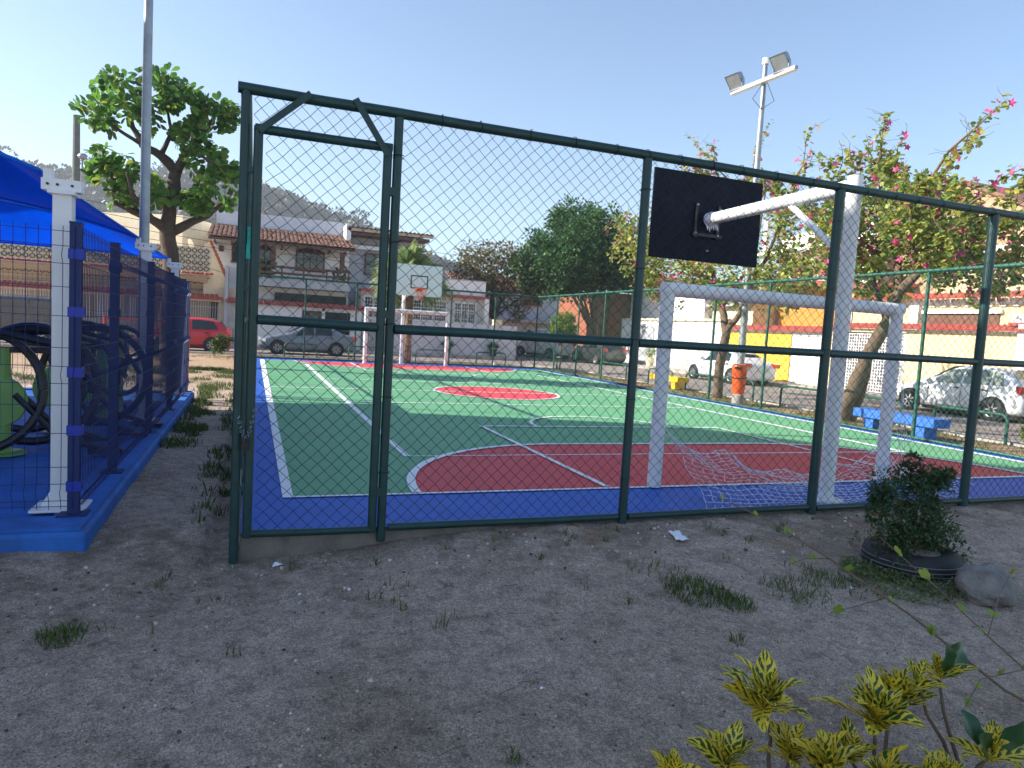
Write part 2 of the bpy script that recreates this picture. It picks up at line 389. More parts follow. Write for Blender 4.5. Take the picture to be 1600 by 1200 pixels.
for sg in (1, -1):
    y0 = LY0 if sg > 0 else LY1
    line_path(dshape(sg, 2.5), .085, .0165)
    line_path([(CX-2.18, y0+sg*.03), (CX-2.18, y0+sg*4.1), (CX+2.18, y0+sg*4.1), (CX+2.18, y0+sg*.03)], .065, .0175)
    line_path([(CX+1.25*math.cos(t*math.pi/20), y0+sg*(4.1+.03+1.25*math.sin(t*math.pi/20))) for t in range(21)], .06, .0185)

road = MB()
road.poly([(12.7, -60, -.16), (19.6, -60, -.16), (19.6, 25.6, -.16), (12.7, 25.6, -.16)])
road.poly([(-80, 25.6, -.16), (19.6, 25.6, -.16), (19.6, 32.2, -.16), (-80, 32.2, -.16)])
road.poly([(12.7, 32.2, -.16), (19.6, 32.2, -.16), (19.6, 140, -.16), (12.7, 140, -.16)])
tag(road.build('road', ASPH), kind='structure')
pv = MB().box(19.6, 21.0, -60, 140, -.35, -.02).box(-80, 12.7, 32.2, 33.6, -.35, -.02)
tag(pv.build('pavement', PAVE), kind='structure')
kb = MB()
y = -40
while y < 22.5: kb.box(12.55, 12.72, y, y+.97, -.35, -.04+rnd(-.015, .015)); y += 1.0
for k in range(9):
    a0, a1 = math.pi/2*k/9, math.pi/2*(k+.94)/9
    kb.prism([(9.6+rr*math.cos(a), 22.6+rr*math.sin(a), -.35) for rr, a in ((2.95, a0), (3.12, a0), (3.12, a1), (2.95, a1))], (0, 0, .31+rnd(-.01, .01)))
x = 9.5
while x > -40: kb.box(x-.97, x, 25.55, 25.72, -.35, -.04+rnd(-.015, .015)); x -= 1.0
tag(kb.build('kerb', KERB), kind='structure')

# ------------------------------------------------------------------ chain-link fence round the court
def P2(A, B, s, z):   # point on a fence line
    return Vector((A[0]+(B[0]-A[0])*s, A[1]+(B[1]-A[1])*s, z))
def link_mesh(A, B, z0, z1, pw=.1, ph=.095, r=.0021, jit=.004, off=0.0):
    """diamond wire mesh between two posts, every wire segment real"""
    mb = MB(); A = Vector((*A, 0)); B = Vector((*B, 0)); Lh = (B-A).length; u = (B-A)/Lh; nn = Vector((-u.y, u.x, 0))
    ni = int(Lh/(pw/2)); nj = int((z1-z0)/(ph/2)); sx = Lh/ni; sz = (z1-z0)/nj; nd = {}
    sd = random.random()*50
    for i in range(ni+1):
        for j in range(nj+1):
            if (i+j) % 2 == 0:
                x = i*sx; z = z0+j*sz
                e = 0 if i in (0, ni) or j in (0, nj) else 1
                bow = .02*noise.noise((x*.9+sd, z*.9, 1))*math.sin(math.pi*j/nj)
                nd[i, j] = A+u*(x+e*(rnd(-jit, jit)+.012*noise.noise((x*1.3, z*1.3, sd))))+nn*(off+e*bow+rnd(-.002, .002)*e)+Vector((0, 0, z+e*(rnd(-jit, jit)+.015*noise.noise((x*1.1, z*1.1, sd+9)))))
    for (i, j), p in nd.items():
        for dj in (1, -1):
            q = nd.get((i+1, j+dj))
            if q is not None: mb.tube([p, q], r, 3, False)
    return mb
def link_far(A, B, z0, z1, pw=.1, r=.0024):
    mb = MB(); A = Vector((*A, 0)); B = Vector((*B, 0)); Lh = (B-A).length; u = (B-A)/Lh; H = z1-z0
    n = int((Lh+H)/pw)
    for k in range(n+1):
        c = k*pw
        for s in (1, -1):
            # line x + s' z = c clipped
            xa = max(0, c-H); xb = min(Lh, c); za = c-xa; zb = c-xb
            if xb-xa < .01: continue
            if s < 0: p, q = (Lh-xa, za), (Lh-xb, zb)
            else: p, q = (xa, za), (xb, zb)
            mb.tube([A+u*p[0]+Vector((0, 0, z0+p[1])), A+u*q[0]+Vector((0, 0, z0+q[1]))], r, 3, False)
    return mb
FH, FM = 2.965, 1.46
def post(par, x, y, z0, z1, r=.048, m=G_GREEN):
    o = MB().tube([(x, y, z0), (x, y, z1)], r, 12).build('post', m, par); smooth_by_angle(o); return o
def rail(par, a, b, r, m=G_GREEN, name='rail', n=12):
    # slightly uneven hand-welded pipe
    a, b = Vector(a), Vector(b); k = max(2, int((b-a).length/.5)); pts = [a.lerp(b, i/k) for i in range(k+1)]
    for i in range(1, k): pts[i].z += rnd(-.004, .004)
    o = MB().tube(pts, r, n).build(name, m, par); smooth_by_angle(o); return o

ff = thing('court_fence', 'dark green chain-link fence behind the near white goal, with the gate', 'fence', (0, 0, -.1))
for x, z0, pr in ((-1.0, -.24, .031), (0, -.09, .032), (2.005, -.09, .038), (4.01, -.08, .043), (6.02, -.1, .045), (8.03, -.1, .045)): post(ff, x, 0, z0, FH-.03 if x > -1 else FH+.02, pr)
rail(ff, (-1.05, 0, FH), (10.15, 0, FH), .036, name='top_rail')
xs = (0, 2.005, 4.01, 6.02, 8.03, 10.1)
for a, b in zip(xs, xs[1:]):
    rail(ff, (a+.03, .0, FM), (b-.05, .0, FM), .036, name='middle_rail')
    rail(ff, (a+.05, -.002, .012), (b-.05, -.002, .012+(.012 if a else 0)), .028, name='bottom_rail')
    tag(link_mesh((a, .045), (b, .045), .03, FH).build('wire_mesh', WIRE, ff), kind='stuff')
    cl = MB()
    for k in range(5):
        z = .35+k*.58+rnd(-.06, .06); cl.tube([(a+.044*math.cos(t), .044*math.sin(t), z+.003*t) for t in [q*.63 for q in range(11)]], .003, 4)
    cl.build('tie_wire', WIRE, ff)['kind'] = 'stuff'
    k = a+.3
    ct = MB()
    while k < b: ct.tube([(k+rnd(-.01, .01), .042*math.cos(t), FH+.042*math.sin(t)) for t in [q*.7 for q in range(10)]], .0028, 4); k += rnd(.28, .4)
    ct.build('tie_wire', WIRE, ff)['kind'] = 'stuff'
tag(link_mesh((-.95, .045), (-.04, .045), 2.72, FH).build('wire_mesh', WIRE, ff), kind='stuff')

gt = thing('fence_gate', 'tall green framed gate with chain-link infill between the two end posts', 'gate', (-.5, 0, 0))
for x in (-.918, -.07): o = MB().tube([(x, -.005, -.015), (x, -.005, 2.735)], .031, 12).build('stile', G_GREEN, gt); smooth_by_angle(o)
rail(gt, (-.94, -.005, 2.72), (-.04, -.005, 2.72), .031, name='top_bar'); rail(gt, (-.89, -.005, 1.475), (-.095, -.005, 1.465), .034, name='middle_bar'); rail(gt, (-.94, -.005, .01), (-.045, -.005, -.0), .026, name='bottom_bar')
tag(link_mesh((-.87, .035), (-.11, .035), 0, 2.72).build('wire_mesh', WIRE, gt), kind='stuff')
def flat(a, b, wd=.022, th=.006):
    a, b = Vector(a), Vector(b); t = (b-a).normalized(); s = t.cross(Vector((0, 1, 0))).normalized()
    return MB().obox((a+b)/2, (b-a)/2, s*wd, Vector((0, th, 0)))
flat((-.915, -.045, 2.70), (-.60, -.045, 2.985)).build('brace', G_GREEN, gt); flat((-.075, -.045, 2.66), (-.31, -.045, 3.0)).build('brace', G_GREEN, gt)
for z in (2.45, 1.68, .33): MB().box(-.985, -.93, -.02, .02, z-.02, z+.02).build('hinge_tab', G_GREEN, gt)
for z in (2.42, 1.56, .28): MB().box(-.06, -.01, -.03, .02, z-.028, z+.028).build('latch_plate', G_GREEN, gt)
ch = MB()
for k in range(14):
    t = k/13; c = Vector((-.99+.1*t, -.062+.02*math.sin(3*t), .82-.16*math.sin(math.pi*t)+.05*t))
    d = Vector((.012, 0, .004)) if k % 2 else Vector((.004, .011, .006)); e = Vector((0, .006, .007)) if k % 2 else Vector((.006, 0, .006))
    ch.tube([c+d*math.cos(q*.785)*1.1+e*math.sin(q*.785) for q in range(9)], .0024, 4)
ch.build('chain', GALV, gt)['kind'] = 'stuff'
MB().box(-.965, -.925, -.075, -.05, .6, .66).tube([(-.96, -.062, .66), (-.958, -.062, .695), (-.945, -.062, .705), (-.932, -.062, .695), (-.93, -.062, .66)], .005, 6).build('padlock', BLACK, gt)
rb = MB()
for k in range(6):
    z0, z1 = 2.08-k*.035, 2.08-(k+1)*.035; w0, w1 = .022+.008*math.sin(k*1.1), .022+.008*math.sin(k*1.1+1.1)
    rb.poly([(-.965-w0/2, -.01+.012*math.sin(k), z0), (-.965+w0, -.008+.012*math.sin(k), z0), (-.965+w1, -.008+.012*math.sin(k+1), z1), (-.965-w1/2, -.01+.012*math.sin(k+1), z1)])
tag(rb.build('ribbon', TEAL), 'torn teal plastic strip caught between the gate and its corner post', 'ribbon')

def side_fence(name, label, A, B, npan, m):
    A2, B2 = Vector(A), Vector(B); t = thing(name, label, 'fence', (*A, 0))
    for k in range(npan+1):
        if k == 0 and A[1] < 1: continue
        p = A2.lerp(B2, k/npan); post(t, p.x, p.y, -.2, FH-.02, .032, m)
    rail(t, (*A, FH), (*B, FH), .036, m, 'top_rail', 10); rail(t, (*A, FM), (*B, FM), .026, m, 'middle_rail', 8); rail(t, (*A, .03), (*B, .03), .028, m, 'bottom_rail', 8)
    for k in range(npan):
        a, b = A2.lerp(B2, k/npan), A2.lerp(B2, (k+1)/npan)
        tag(link_far(a, b, .04, FH).build('wire_mesh', m if m is not G_GREEN else WIRE, t), kind='stuff')
    return t
side_fence('court_fence', 'long green chain-link fence between the court and the two benches', (10.1, 0), (10.1, 21.8), 11, G_GREENL)
side_fence('court_fence', 'green chain-link fence behind the far goal, facing the grey sedan', (-1.0, 21.8), (10.1, 21.8), 6, G_GREENL)
side_fence('court_fence', 'green chain-link fence along the path beside the blue exercise yard', (-1.0, 0), (-1.0, 21.8), 11, G_GREEN)

# ------------------------------------------------------------------ goals and hoops
def goal(y, sgn, label, rad=.07):
    t = thing('goal', label, 'goal', (CX, y, 0), 'futsal goals on the court')
    xa, xb = 2.93, 6.0
    for x in (xa, xb): o = MB().tube([(x, y, .012), (x, y, 2.0)], rad, 14).build('post', WHITEP, t); smooth_by_angle(o)
    o = MB().tube([(xa-.06, y, 2.0), (xb+.06, y, 2.0)], rad, 14).build('crossbar', WHITEP, t); smooth_by_angle(o)
    return t
gn = goal(LY0, 1, 'white tubular goal nearest the gate with its net slumped on the blue border')
gf = goal(LY1, -1, 'white tubular goal under the white-faced backboard')
# slumped net of the near goal
net = MB(); NU, NV = 34, 15; npt = {}
for i in range(NU+1):
    for j in range(NV+1):
        u, v = i/NU, j/NV
        x = lerp(2.96, 6.05, u)+.11*noise.noise((u*5, v*3, 1))*(1-v*.3)+.25*v*(u-.15)
        top = .60-.42*(4*u*(1-u))**.8+.14*max(0, noise.noise((u*7, 0, 4))) if u < .9 else .25
        yy = lerp(.97-.5*(4*u*(1-u))*.6, .10, v**.9)+.10*noise.noise((u*6, v*4, 7))
        z = lerp(max(.05, top), .018, v**1.25)+.10*max(0, noise.noise((u*8+2, v*5, 3)))*(1-v)
        npt[i, j] = Vector((x, max(.09, yy), max(.016, z)))
for (i, j), p in npt.items():
    for q in (npt.get((i+1, j)), npt.get((i, j+1))):
        if q is not None:
            mid = (p+q)/2+Vector((rnd(-.012, .012), rnd(-.012, .012), -.006)); mid.z = max(.015, mid.z)
            net.tube([p, mid, q], .0028 if j else .005, 3, False)
for k in range(26):   # tangles of loose cord by the far post and on the floor
    p = Vector((rnd(5.9, 6.7), rnd(.5, 1.1), .02)); pts = [p]
    for q in range(6): pts.append(Vector((pts[-1].x+rnd(-.14, .16), max(.1, pts[-1].y+rnd(-.12, .1)), .018+max(0, rnd(-.1, .16)))))
    net.tube(pts, .003, 3, False)
net.tube([(6.02, .99, 1.99), (6.05, .97, 1.4), (6.12, 1.0, .75), (6.35, .95, .02)], .004, 4)
for k in range(5): net.tube([(6.0+.03*k, .93, 1.9-.25*k), (6.1+.02*k, .9, 1.2-.2*k), (6.15+.12*k, .92, .2)], .0025, 3, False)
tag(net.build('net', NETW, gn), kind='stuff')
nf = MB(); npt = {}
for i in range(31):
    for j in range(11):
        u, v = i/30, j/10
        npt[i, j] = Vector((lerp(2.95, 5.98, u), LY1+.06+.5*v+.05*noise.noise((u*6, v*3, 2)), lerp(1.95, .03, v)-.25*math.sin(math.pi*u)*(1-v)*.2))
for (i, j), p in npt.items():
    for q in (npt.get((i+1, j)), npt.get((i, j+1))):
        if q is not None: nf.tube([p, q], .0028, 3, False)
tag(nf.build('net', NETW, gf), kind='stuff')

def hoop(yb, sgn, xp, label, board_front):
    """pole behind the baseline, arm over the court, board at its end; sgn is the way the arm points"""
    t = thing('basketball_hoop', label, 'basketball hoop', (xp, yb, 0), 'basketball hoops of the court')
    o = MB().tube([(xp, yb, 0), (xp, yb, 3.16)], .07, 16).lathe([(.0, .0), (.17, 0), (.17, .02), (.0, .021)], (xp, yb, .004)).build('pole', WHITEP, t); smooth_by_angle(o)
    yf = yb+sgn*2.28
    o = MB().tube([(xp, yb, 3.07), (xp+.02, yf, 3.05)], .072, 14).build('arm', WHITEP, t); smooth_by_angle(o)
    MB().tube([(xp, yb+sgn*.05, 2.40), (xp+.01, yb+sgn*.85, 3.01)], .034, 10).build('brace', WHITEP, t)
    xm = xp+.04; yB = yf+sgn*.09
    bd = MB().box(xm-.82, xm+.82, yB-.012, yB+.012, 2.52, 3.61).build('backboard', BOARD, t)
    yfz = yB+sgn*.0155
    f = MB(); f.poly([(xm-.815, yfz, 2.525), (xm+.815, yfz, 2.525), (xm+.815, yfz, 3.605), (xm-.815, yfz, 3.605)][::(1 if sgn < 0 else -1)]); f.build('board_face', WHITEC, bd)
    q = MB(); ys = sorted((yfz+sgn*.001, yfz+sgn*.004))
    for (a, b, c, d) in ((-.31, .31, 2.78, 2.82), (-.31, .31, 3.2, 3.24), (-.31, -.27, 2.82, 3.2), (.27, .31, 2.82, 3.2)): q.box(xm+a, xm+b, ys[0], ys[1], c, d)
    q.build('target_square', BLACK, bd)
    rim = MB(); rim.tube([(xm+.22*math.cos(k*math.pi/16), yB+sgn*(.36+.22*math.sin(k*math.pi/16)), 2.76) for k in range(33)], .011, 8)
    rim.box(xm-.1, xm+.1, min(yB+sgn*.02, yB+sgn*.15), max(yB+sgn*.02, yB+sgn*.15), 2.70, 2.765)
    rim.build('rim', ORANGE, t)
    nn = MB()
    for k in range(12):
        a = k*math.pi/6
        for s in (1, -1):
            nn.tube([(xm+(.21-.05*h)*math.cos(a+s*h*.26), yB+sgn*.36+(.21-.05*h)*math.sin(a+s*h*.26), 2.75-.13*h) for h in range(4)], .004, 3, False)
    if sgn < 0: nn.build('hoop_net', ORANGE, t)
    bk = yB-sgn*.04
    br = MB()
    for dx in (-.19, .15): br.box(xm+dx-.02, xm+dx+.02, min(bk, bk+sgn*.028), max(bk, bk+sgn*.028), 2.82, 3.24)
    br.box(xm-.24, xm+.2, min(bk-sgn*.02, bk+sgn*.0), max(bk-sgn*.02, bk+sgn*.0), 2.83, 2.87)
    br.build('bracket', BLACK, bd)
    for dx, z in ((-.19, 3.22), (.15, 3.19), (-.2, 2.87), (.14, 2.86), (0, 2.66)): MB().obox((xm+dx, bk-sgn*.012, z), (.014, 0, 0), (0, .012, 0), (0, 0, .01)).build('bolt', GALV, bd)
    wp = MB().lathe([(.0, -.06), (.05, -.055), (.085, -.02), (.088, .05), (.074, .1)], (xm-.02, yf, 3.05), (0, -sgn, 0), 12)
    for k in range(6): wp.poly([(xm-.08+.03*k, yf+.01, 3.0), (xm-.05+.03*k, yf-.02, 2.99), (xm-.06+.03*k+rnd(-.02, .02), yf-.03, 2.86+rnd(0, .06))])
    wp.build('plastic_wrap', PAPER, t)
    return t
hoop(.25, 1, 4.43, 'basketball hoop with white post and the dark back of its board turned this way', 1)
hoop(21.45, -1, 4.42, 'basketball hoop with white board face and black square above the far goal', -1)

# ------------------------------------------------------------------ blue exercise yard on the left
yard = tag(MB().box(-10, -1.93, .28, 9.45, -.35, -.012).build('exercise_yard_floor', GYMBLUE), kind='structure')
bv = yard.modifiers.new('bevel', 'BEVEL'); bv.width = .03; bv.segments = 3
MB().box(-10, -1.965, .315, .62, -.011, .012).box(-2.2, -1.965, .622, 9.415, -.011, .012).box(-10, -2.202, 9.2, 9.415, -.011, .012).build('yard_kerb', GYMBLUE, yard)

def welded_panel(A, B, z0=.06, z1=2.0, sp=.07, r=.0026):
    """folded welded-wire panel between two posts"""
    mb = MB(); A = Vector((*A, 0)); B = Vector((*B, 0)); Lh = (B-A).length; u = (B-A)/Lh; nn = Vector((u.y, -u.x, 0))
    folds = [(.12, .24), (.95, 1.07), (1.78, 1.9)]; prof = [(0, z0)]
    for a, b in folds: prof += [(0, a), (.035, (a+b)/2), (0, b)]
    prof.append((0, z1+.035))
    n = int(Lh/sp)
    for k in range(n+1):
        p = A+u*(Lh*k/n); mb.tube([p+nn*d+Vector((0, 0, z)) for d, z in prof], r, 3, False)
    zs = [z0+.02, .36, .6, .8, 1.2, 1.42, 1.62, z1]+[f for ab in folds for f in ab]
    for z in zs: mb.tube([A+Vector((0, 0, z)), B+Vector((0, 0, z))], r*1.15, 4, False)
    return mb
yf = thing('yard_fence', 'navy blue welded-wire fence on the kerb of the blue exercise yard', 'fence', (-2.08, .66, 0))
corner = (-2.08, .66); pys = [.66, 2.1, 4.4, 6.6, 8.5, 9.3]; pxs = [-2.08, -4.6, -7.1, -9.6]
def sq_post(x, y, h=2.06):
    o = MB().box(x-.035, x+.035, y-.035, y+.035, .0, h).build('post', NAVY, yf)
    MB().box(x-.09, x+.09, y-.09, y+.09, .013, .022).build('base_plate', NAVY, o)
    cl = [MB().box(x-.042, x+.05, y-.042, y+.042, z-.035, z+.035).build('clip', NAVYB if (abs(y-.66) < .01 and x > -3) else NAVY, o) for z in (.22, .62, 1.03, 1.45, 1.85)]
    MB().box(x-.038, x+.038, y-.038, y+.038, h, h+.012).build('cap', NAVY, o)
for y in pys: sq_post(-2.08, y)
for x in pxs[1:]: sq_post(x, .66)
for a, b in zip(pys, pys[1:]): tag(welded_panel((-2.04, a), (-2.04, b), sp=.05, r=.003).build('wire_panel', NAVY, yf), kind='stuff')
for a, b in zip(pxs, pxs[1:]): tag(welded_panel((b, .62), (a, .62)).build('wire_panel', NAVY, yf), kind='stuff')
tag(welded_panel((-9.6, 9.34), (-2.08, 9.34)).build('wire_panel', NAVY, yf), kind='stuff')

PIL = [(-2.2, .86, 'white steel post with bolted top plate at the yard corner nearest the camera path'), (-2.27, 5.45, 'white steel post holding both blue shade sails halfway along the yard'), (-2.27, 9.0, 'white steel post at the far corner of the blue yard, beside the orange bars'),
       (-7.2, .86, 'white steel post on the far left corner of the yard'), (-7.2, 5.45, 'white steel post inside the yard between the two sails'), (-7.2, 9.0, 'white steel post at the left end of the rear sail edge')]
PIL[0] = (-2.2, .86, 'white steel sail post at the kerb corner, bolted plate on top, wide foot')
for x, y, lb in PIL:
    t = thing('sail_post', lb, 'post', (x, y, 0), 'white posts carrying the shade sails')
    b = MB(); b.box(x-.058, x+.058, y-.058, y+.058, .01, 2.27); b.build('shaft', WHITEC, t)
    MB().box(x-.085, x+.085, y-.085, y+.085, 2.27, 2.295).build('top_plate', WHITEC, t)
    hb = MB().box(x-.13, x+.115, y-.05, y+.05, 2.295, 2.375).build('head_bracket', WHITEC, t)
    MB().box(x-.12, x-.07, y-.04, y+.04, 2.376, 2.44).build('lug', WHITEC, hb)
    for dx in (-.09, -.03, .06): MB().lathe([(0, 0), (.009, 0), (.009, .01), (0, .01)], (x+dx, y-.05, 2.335), (0, -1, 0), 8).build('bolt', BLACK, hb)
    MB().prism([(x-.17, y-.15, .013), (x+.17, y-.15, .013), (x+.17, y+.15, .013), (x-.17, y+.15, .013)], (0, 0, .018)).prism([(x-.057, y-.01, .031), (x-.13, y-.01, .031), (x-.057, y-.01, .16)], (0, .02, 0)).prism([(x+.057, y-.01, .031), (x+.13, y-.01, .031), (x+.057, y-.01, .16)], (0, .02, 0)).build('foot', WHITEC, t)
def sail(x0, x1, y0, y1, zc, apex, label, lift_near, lift_far):
    t = thing('shade_sail', label, 'shade sail', ((x0+x1)/2, (y0+y1)/2, zc), 'blue shade sails over the exercise yard')
    n = 30; pts = []
    cxm, cym = (x0+x1)/2, (y0+y1)/2
    for j in range(n+1):
        for i in range(n+1):
            u, v = 2*i/n-1, 2*j/n-1
            iu = 1-.085*(1-v*v) if 1 else 1; iv = 1-.10*(1-u*u)
            m_ = max(abs(u), abs(v)); f = (1-m_)**1.25
            f2 = (1-u*u)*(1-v*v)
            z = zc+(apex-zc)*(.75*f+.25*f2)+((lift_far if v > 0 else lift_near)*(1-u*u) if abs(v) >= abs(u) else .12*(1-v*v))*m_**3
            pts.append((cxm+u*iu*(x1-x0)/2, cym+v*iv*(y1-y0)/2, z))
    mb = MB(); mb.v = pts
    for j in range(n):
        for i in range(n): k = j*(n+1)+i; mb.face((k, k+1, k+n+2, k+n+1))
    o = mb.build('cloth', SAIL, t, smooth=True)
    md = o.modifiers.new('thick', 'SOLIDIFY'); md.thickness = .004
    hem = [pts[i] for i in range(n+1)]+[pts[j*(n+1)+n] for j in range(1, n+1)]+[pts[n*(n+1)+i] for i in range(n-1, -1, -1)]+[pts[j*(n+1)] for j in range(n-1, -1, -1)]
    MB().tube([(a, b2, c-.006) for a, b2, c in hem], .014, 6).build('hem', SAIL, t)
    return t
sail(-7.1, -2.36, .86, 5.40, 2.44, 3.9, 'blue pyramid shade sail over the near half of the exercise yard', .42, .36)
sail(-7.1, -2.38, 5.5, 9.0, 2.44, 3.75, 'blue pyramid shade sail over the far half of the exercise yard', .36, .03)

def machine(x, y, rz, label, kind):
    t = thing('exercise_machine', label, 'exercise machine', (0, 0, 0), 'outdoor exercise machines in the blue yard')
    if kind == 0:     # double wheel walker: black hoops round a lime column
        MB().tube([(0, 0, 0), (0, 0, 1.05)], .07, 12).build('column', LIME, t)
        MB().lathe([(0, 0), (.2, 0), (.2, .02), (0, .021)], (0, 0, 0)).build('foot', LIME, t)
        for s in (-1, 1):
            MB().tube([(.58*math.cos(a*.196)+s*.25, s*.28+.1*math.sin(a*.196), .66+.58*math.sin(a*.196)) for a in range(33)], .042, 8).build('hoop', BLACK, t)
            MB().tube([(-.55, s*.33, 1.12), (0, s*.35, 1.2), (.5, s*.33, 1.08), (.75, s*.3, .7)], .028, 8).build('handle', BLACK, t)
            MB().tube([(.1, s*.3, .62), (.45, s*.36, .2), (.85, s*.36, .06)], .03, 8).build('pedal_arm', BLACK, t)
            MB().box(.7, 1.0, s*.36-.06, s*.36+.06, .03, .07).build('pedal', BLACK, t)
        MB().box(-.5, .5, -.035, .035, 1.0, 1.06).build('cross_bar', BLACK, t)
        MB().lathe([(.0, -.09), (.24, -.08), (.26, 0), (.24, .08), (0, .09)], (-.05, 0, .52), (0, 1, 0), 20).build('flywheel_cover', LIME, t)
    else:             # wide green pillar with two big hand wheels
        MB().box(-.14, .14, -.09, .09, 0, 1.25).build('column', LIME, t)
        MB().box(-.22, .22, -.16, .16, 0, .02).build('foot', LIME, t)
        for s in (-1, 1):
            w_ = MB().tube([(.46*math.cos(a*.196), s*.2, .78+.46*math.sin(a*.196)) for a in range(33)], .032, 8).build('hand_wheel', BLACK, t)
            for k in range(3):
                a = k*2.094+.4; MB().tube([(0, s*.2, .78), (.45*math.cos(a), s*.2, .78+.45*math.sin(a))], .018, 6).build('spoke', BLACK, w_)
            MB().tube([(0, s*.08, .78), (0, s*.21, .78)], .05, 10).build('hub', BLACK, t)
            MB().tube([(s*.1, s*.1, .2), (s*.4, s*.2, .12), (s*.5, s*.2, .0)], .03, 8).build('leg', BLACK, t)
    t.location = (x, y, 0); t.rotation_euler.z = rz
    return t
machine(-3.2, 3.1, .25, 'lime and black walker with round hoops, behind the corner sail post', 0)
machine(-2.75, 5.9, .9, 'black hand wheels on a flat lime pillar, beside the middle sail post', 1)
machine(-3.0, 4.5, -.1, 'lime and black walker with round hoops, second from the corner sail post', 0)
machine(-4.9, 4.8, -.4, 'lime and black walker with round hoops deep under the sail', 0)
machine(-3.4, 7.6, .2, 'black hand wheels on a flat lime pillar near the far kerb of the yard', 1)

ob = thing('pull_up_bars', 'orange steel pull-up frame standing on the soil before the red car', 'exercise frame', (-2.7, 13.2, -.1))
for x in (-2.37, -3.25, -4.1): MB().tube([(x, 13.2, -.25), (x, 13.2, 1.32)], .035, 10).build('post', ORANGE, ob)
for a, b in ((-3.25, -2.37), (-4.1, -3.25)): MB().tube([(a, 13.2, 1.25), (b, 13.2, 1.25)], .022, 8).build('bar', ORANGE, ob)
lp = thing('lamp_post', 'tall plain grey steel lamp post rising beside the blue yard', 'lamp post', (-2.5, 6.95, 0))
o = MB().tube([(-2.5, 6.95, -.1), (-2.5, 6.95, 4), (-2.49, 6.95, 9.2)], [.078, .068, .05], 14).build('shaft', GALV, lp); smooth_by_angle(o)
MB().tube([(-2.95, 6.95, 9.15), (-2.05, 6.95, 9.15)], .035, 8).build('cross_arm', GALV, lp)
for x in (-2.9, -2.1): MB().box(x-.18, x+.18, 6.7, 6.9, 9.2, 9.5).build('lamp_head', GALV, lp)

# ------------------------------------------------------------------ right-hand strip: floodlight, bin, benches, hoops
fl = thing('floodlight_mast', 'grey steel mast with a cross arm and floodlights above the flowering tree', 'lamp post', (11.3, 10.25, -.1))
o = MB().tube([(11.3, 10.25, -.2), (11.3, 10.25, 4), (11.3, 10.25, 8.75)], [.1, .088, .06], 14).build('shaft', GALV, fl); smooth_by_angle(o)
MB().lathe([(0, 0), (.16, 0), (.15, .3), (.1, .34), (0, .34)], (11.3, 10.25, -.16), n=16).build('concrete_base', CONC, fl)
aa, ab_ = Vector((11.12, 11.3, 8.32)), Vector((11.3, 9.1, 8.32))
MB().obox((aa+ab_)/2, (ab_-aa)/2, (.05, .005, 0), (0, 0, .035)).build('cross_arm', GALV, fl)
MB().obox((aa+ab_)/2+Vector((0, 0, -.06)), (ab_-aa)/2, (.07, .006, 0), (0, 0, .008)).build('cable_tray', WHITEC, fl)
for k, f in enumerate((.08, .80)):
    c = aa.lerp(ab_, f)+Vector((-.06, 0, .27)); d = Vector((-.75, -.1, -.62)).normalized(); s = d.cross(Vector((0, 0, 1))).normalized(); u = s.cross(d)
    hd = MB()
    ring = lambda off, w_, h_: [c+d*off+s*w_*i+u*h_*j for i, j in ((-1, -1), (1, -1), (1, 1), (-1, 1))]
    r0, r1, r2 = ring(-.2, .1, .09), ring(-.03, .2, .17), ring(.1, .23, .2)
    for A_, B_ in ((r0, r1), (r1, r2)):
        for q in range(4): hd.poly([A_[q], A_[(q+1) % 4], B_[(q+1) % 4], B_[q]])
    hd.poly(r0[::-1]); h = hd.build('floodlight', GALV, fl)
    MB().poly([p-d*.015 for p in r2]).build('lens', GALV, h)
    MB().tube([c-s*.24, c-s*.24-Vector((0, 0, .25)), c+s*.24-Vector((0, 0, .25)), c+s*.24], .014, 6).build('yoke', GALV, fl)
MB().tube([(11.3, 10.25, 8.75), (11.3, 10.25, 8.9)], .09, 10).build('cap', WHITEC, fl)
for k in range(3): MB().tube([(11.28, 10.3-.1*k, 8.25), (11.1+.1*k, 10.4-.3*k, 7.9-.1*k), (11.24, 10.2, 7.6)], .008, 4).build('loose_cable', BLACK, fl)

bn = thing('litter_bin', 'orange plastic litter bin strapped to the floodlight mast', 'litter bin', (11.06, 10.0, .0))
bx, by = 11.05, 9.95
o = MB().lathe([(.0, .2), (.15, .2), (.165, .3), (.19, .78), (.2, .8), (.2, .84), (.17, .84), (.165, .3), (0, .28)], (bx, by, 0), n=16).build('body', ORANGE, bn); smooth_by_angle(o)
o = MB().lathe([(.205, .845), (.205, .93), (.17, .975), (.0, .99)], (bx, by, 0), n=16).build('hood', ORANGE, bn); smooth_by_angle(o)
MB().obox((bx-.16, by-.13, .89), (.06, -.07, 0), (.012, .01, 0), (0, 0, .03)).build('slot', BLACK, bn)
MB().tube([(bx+.2*math.cos(a*.4), by+.2*math.sin(a*.4), .62) for a in range(17)], .012, 6).build('strap', BLACK, bn)

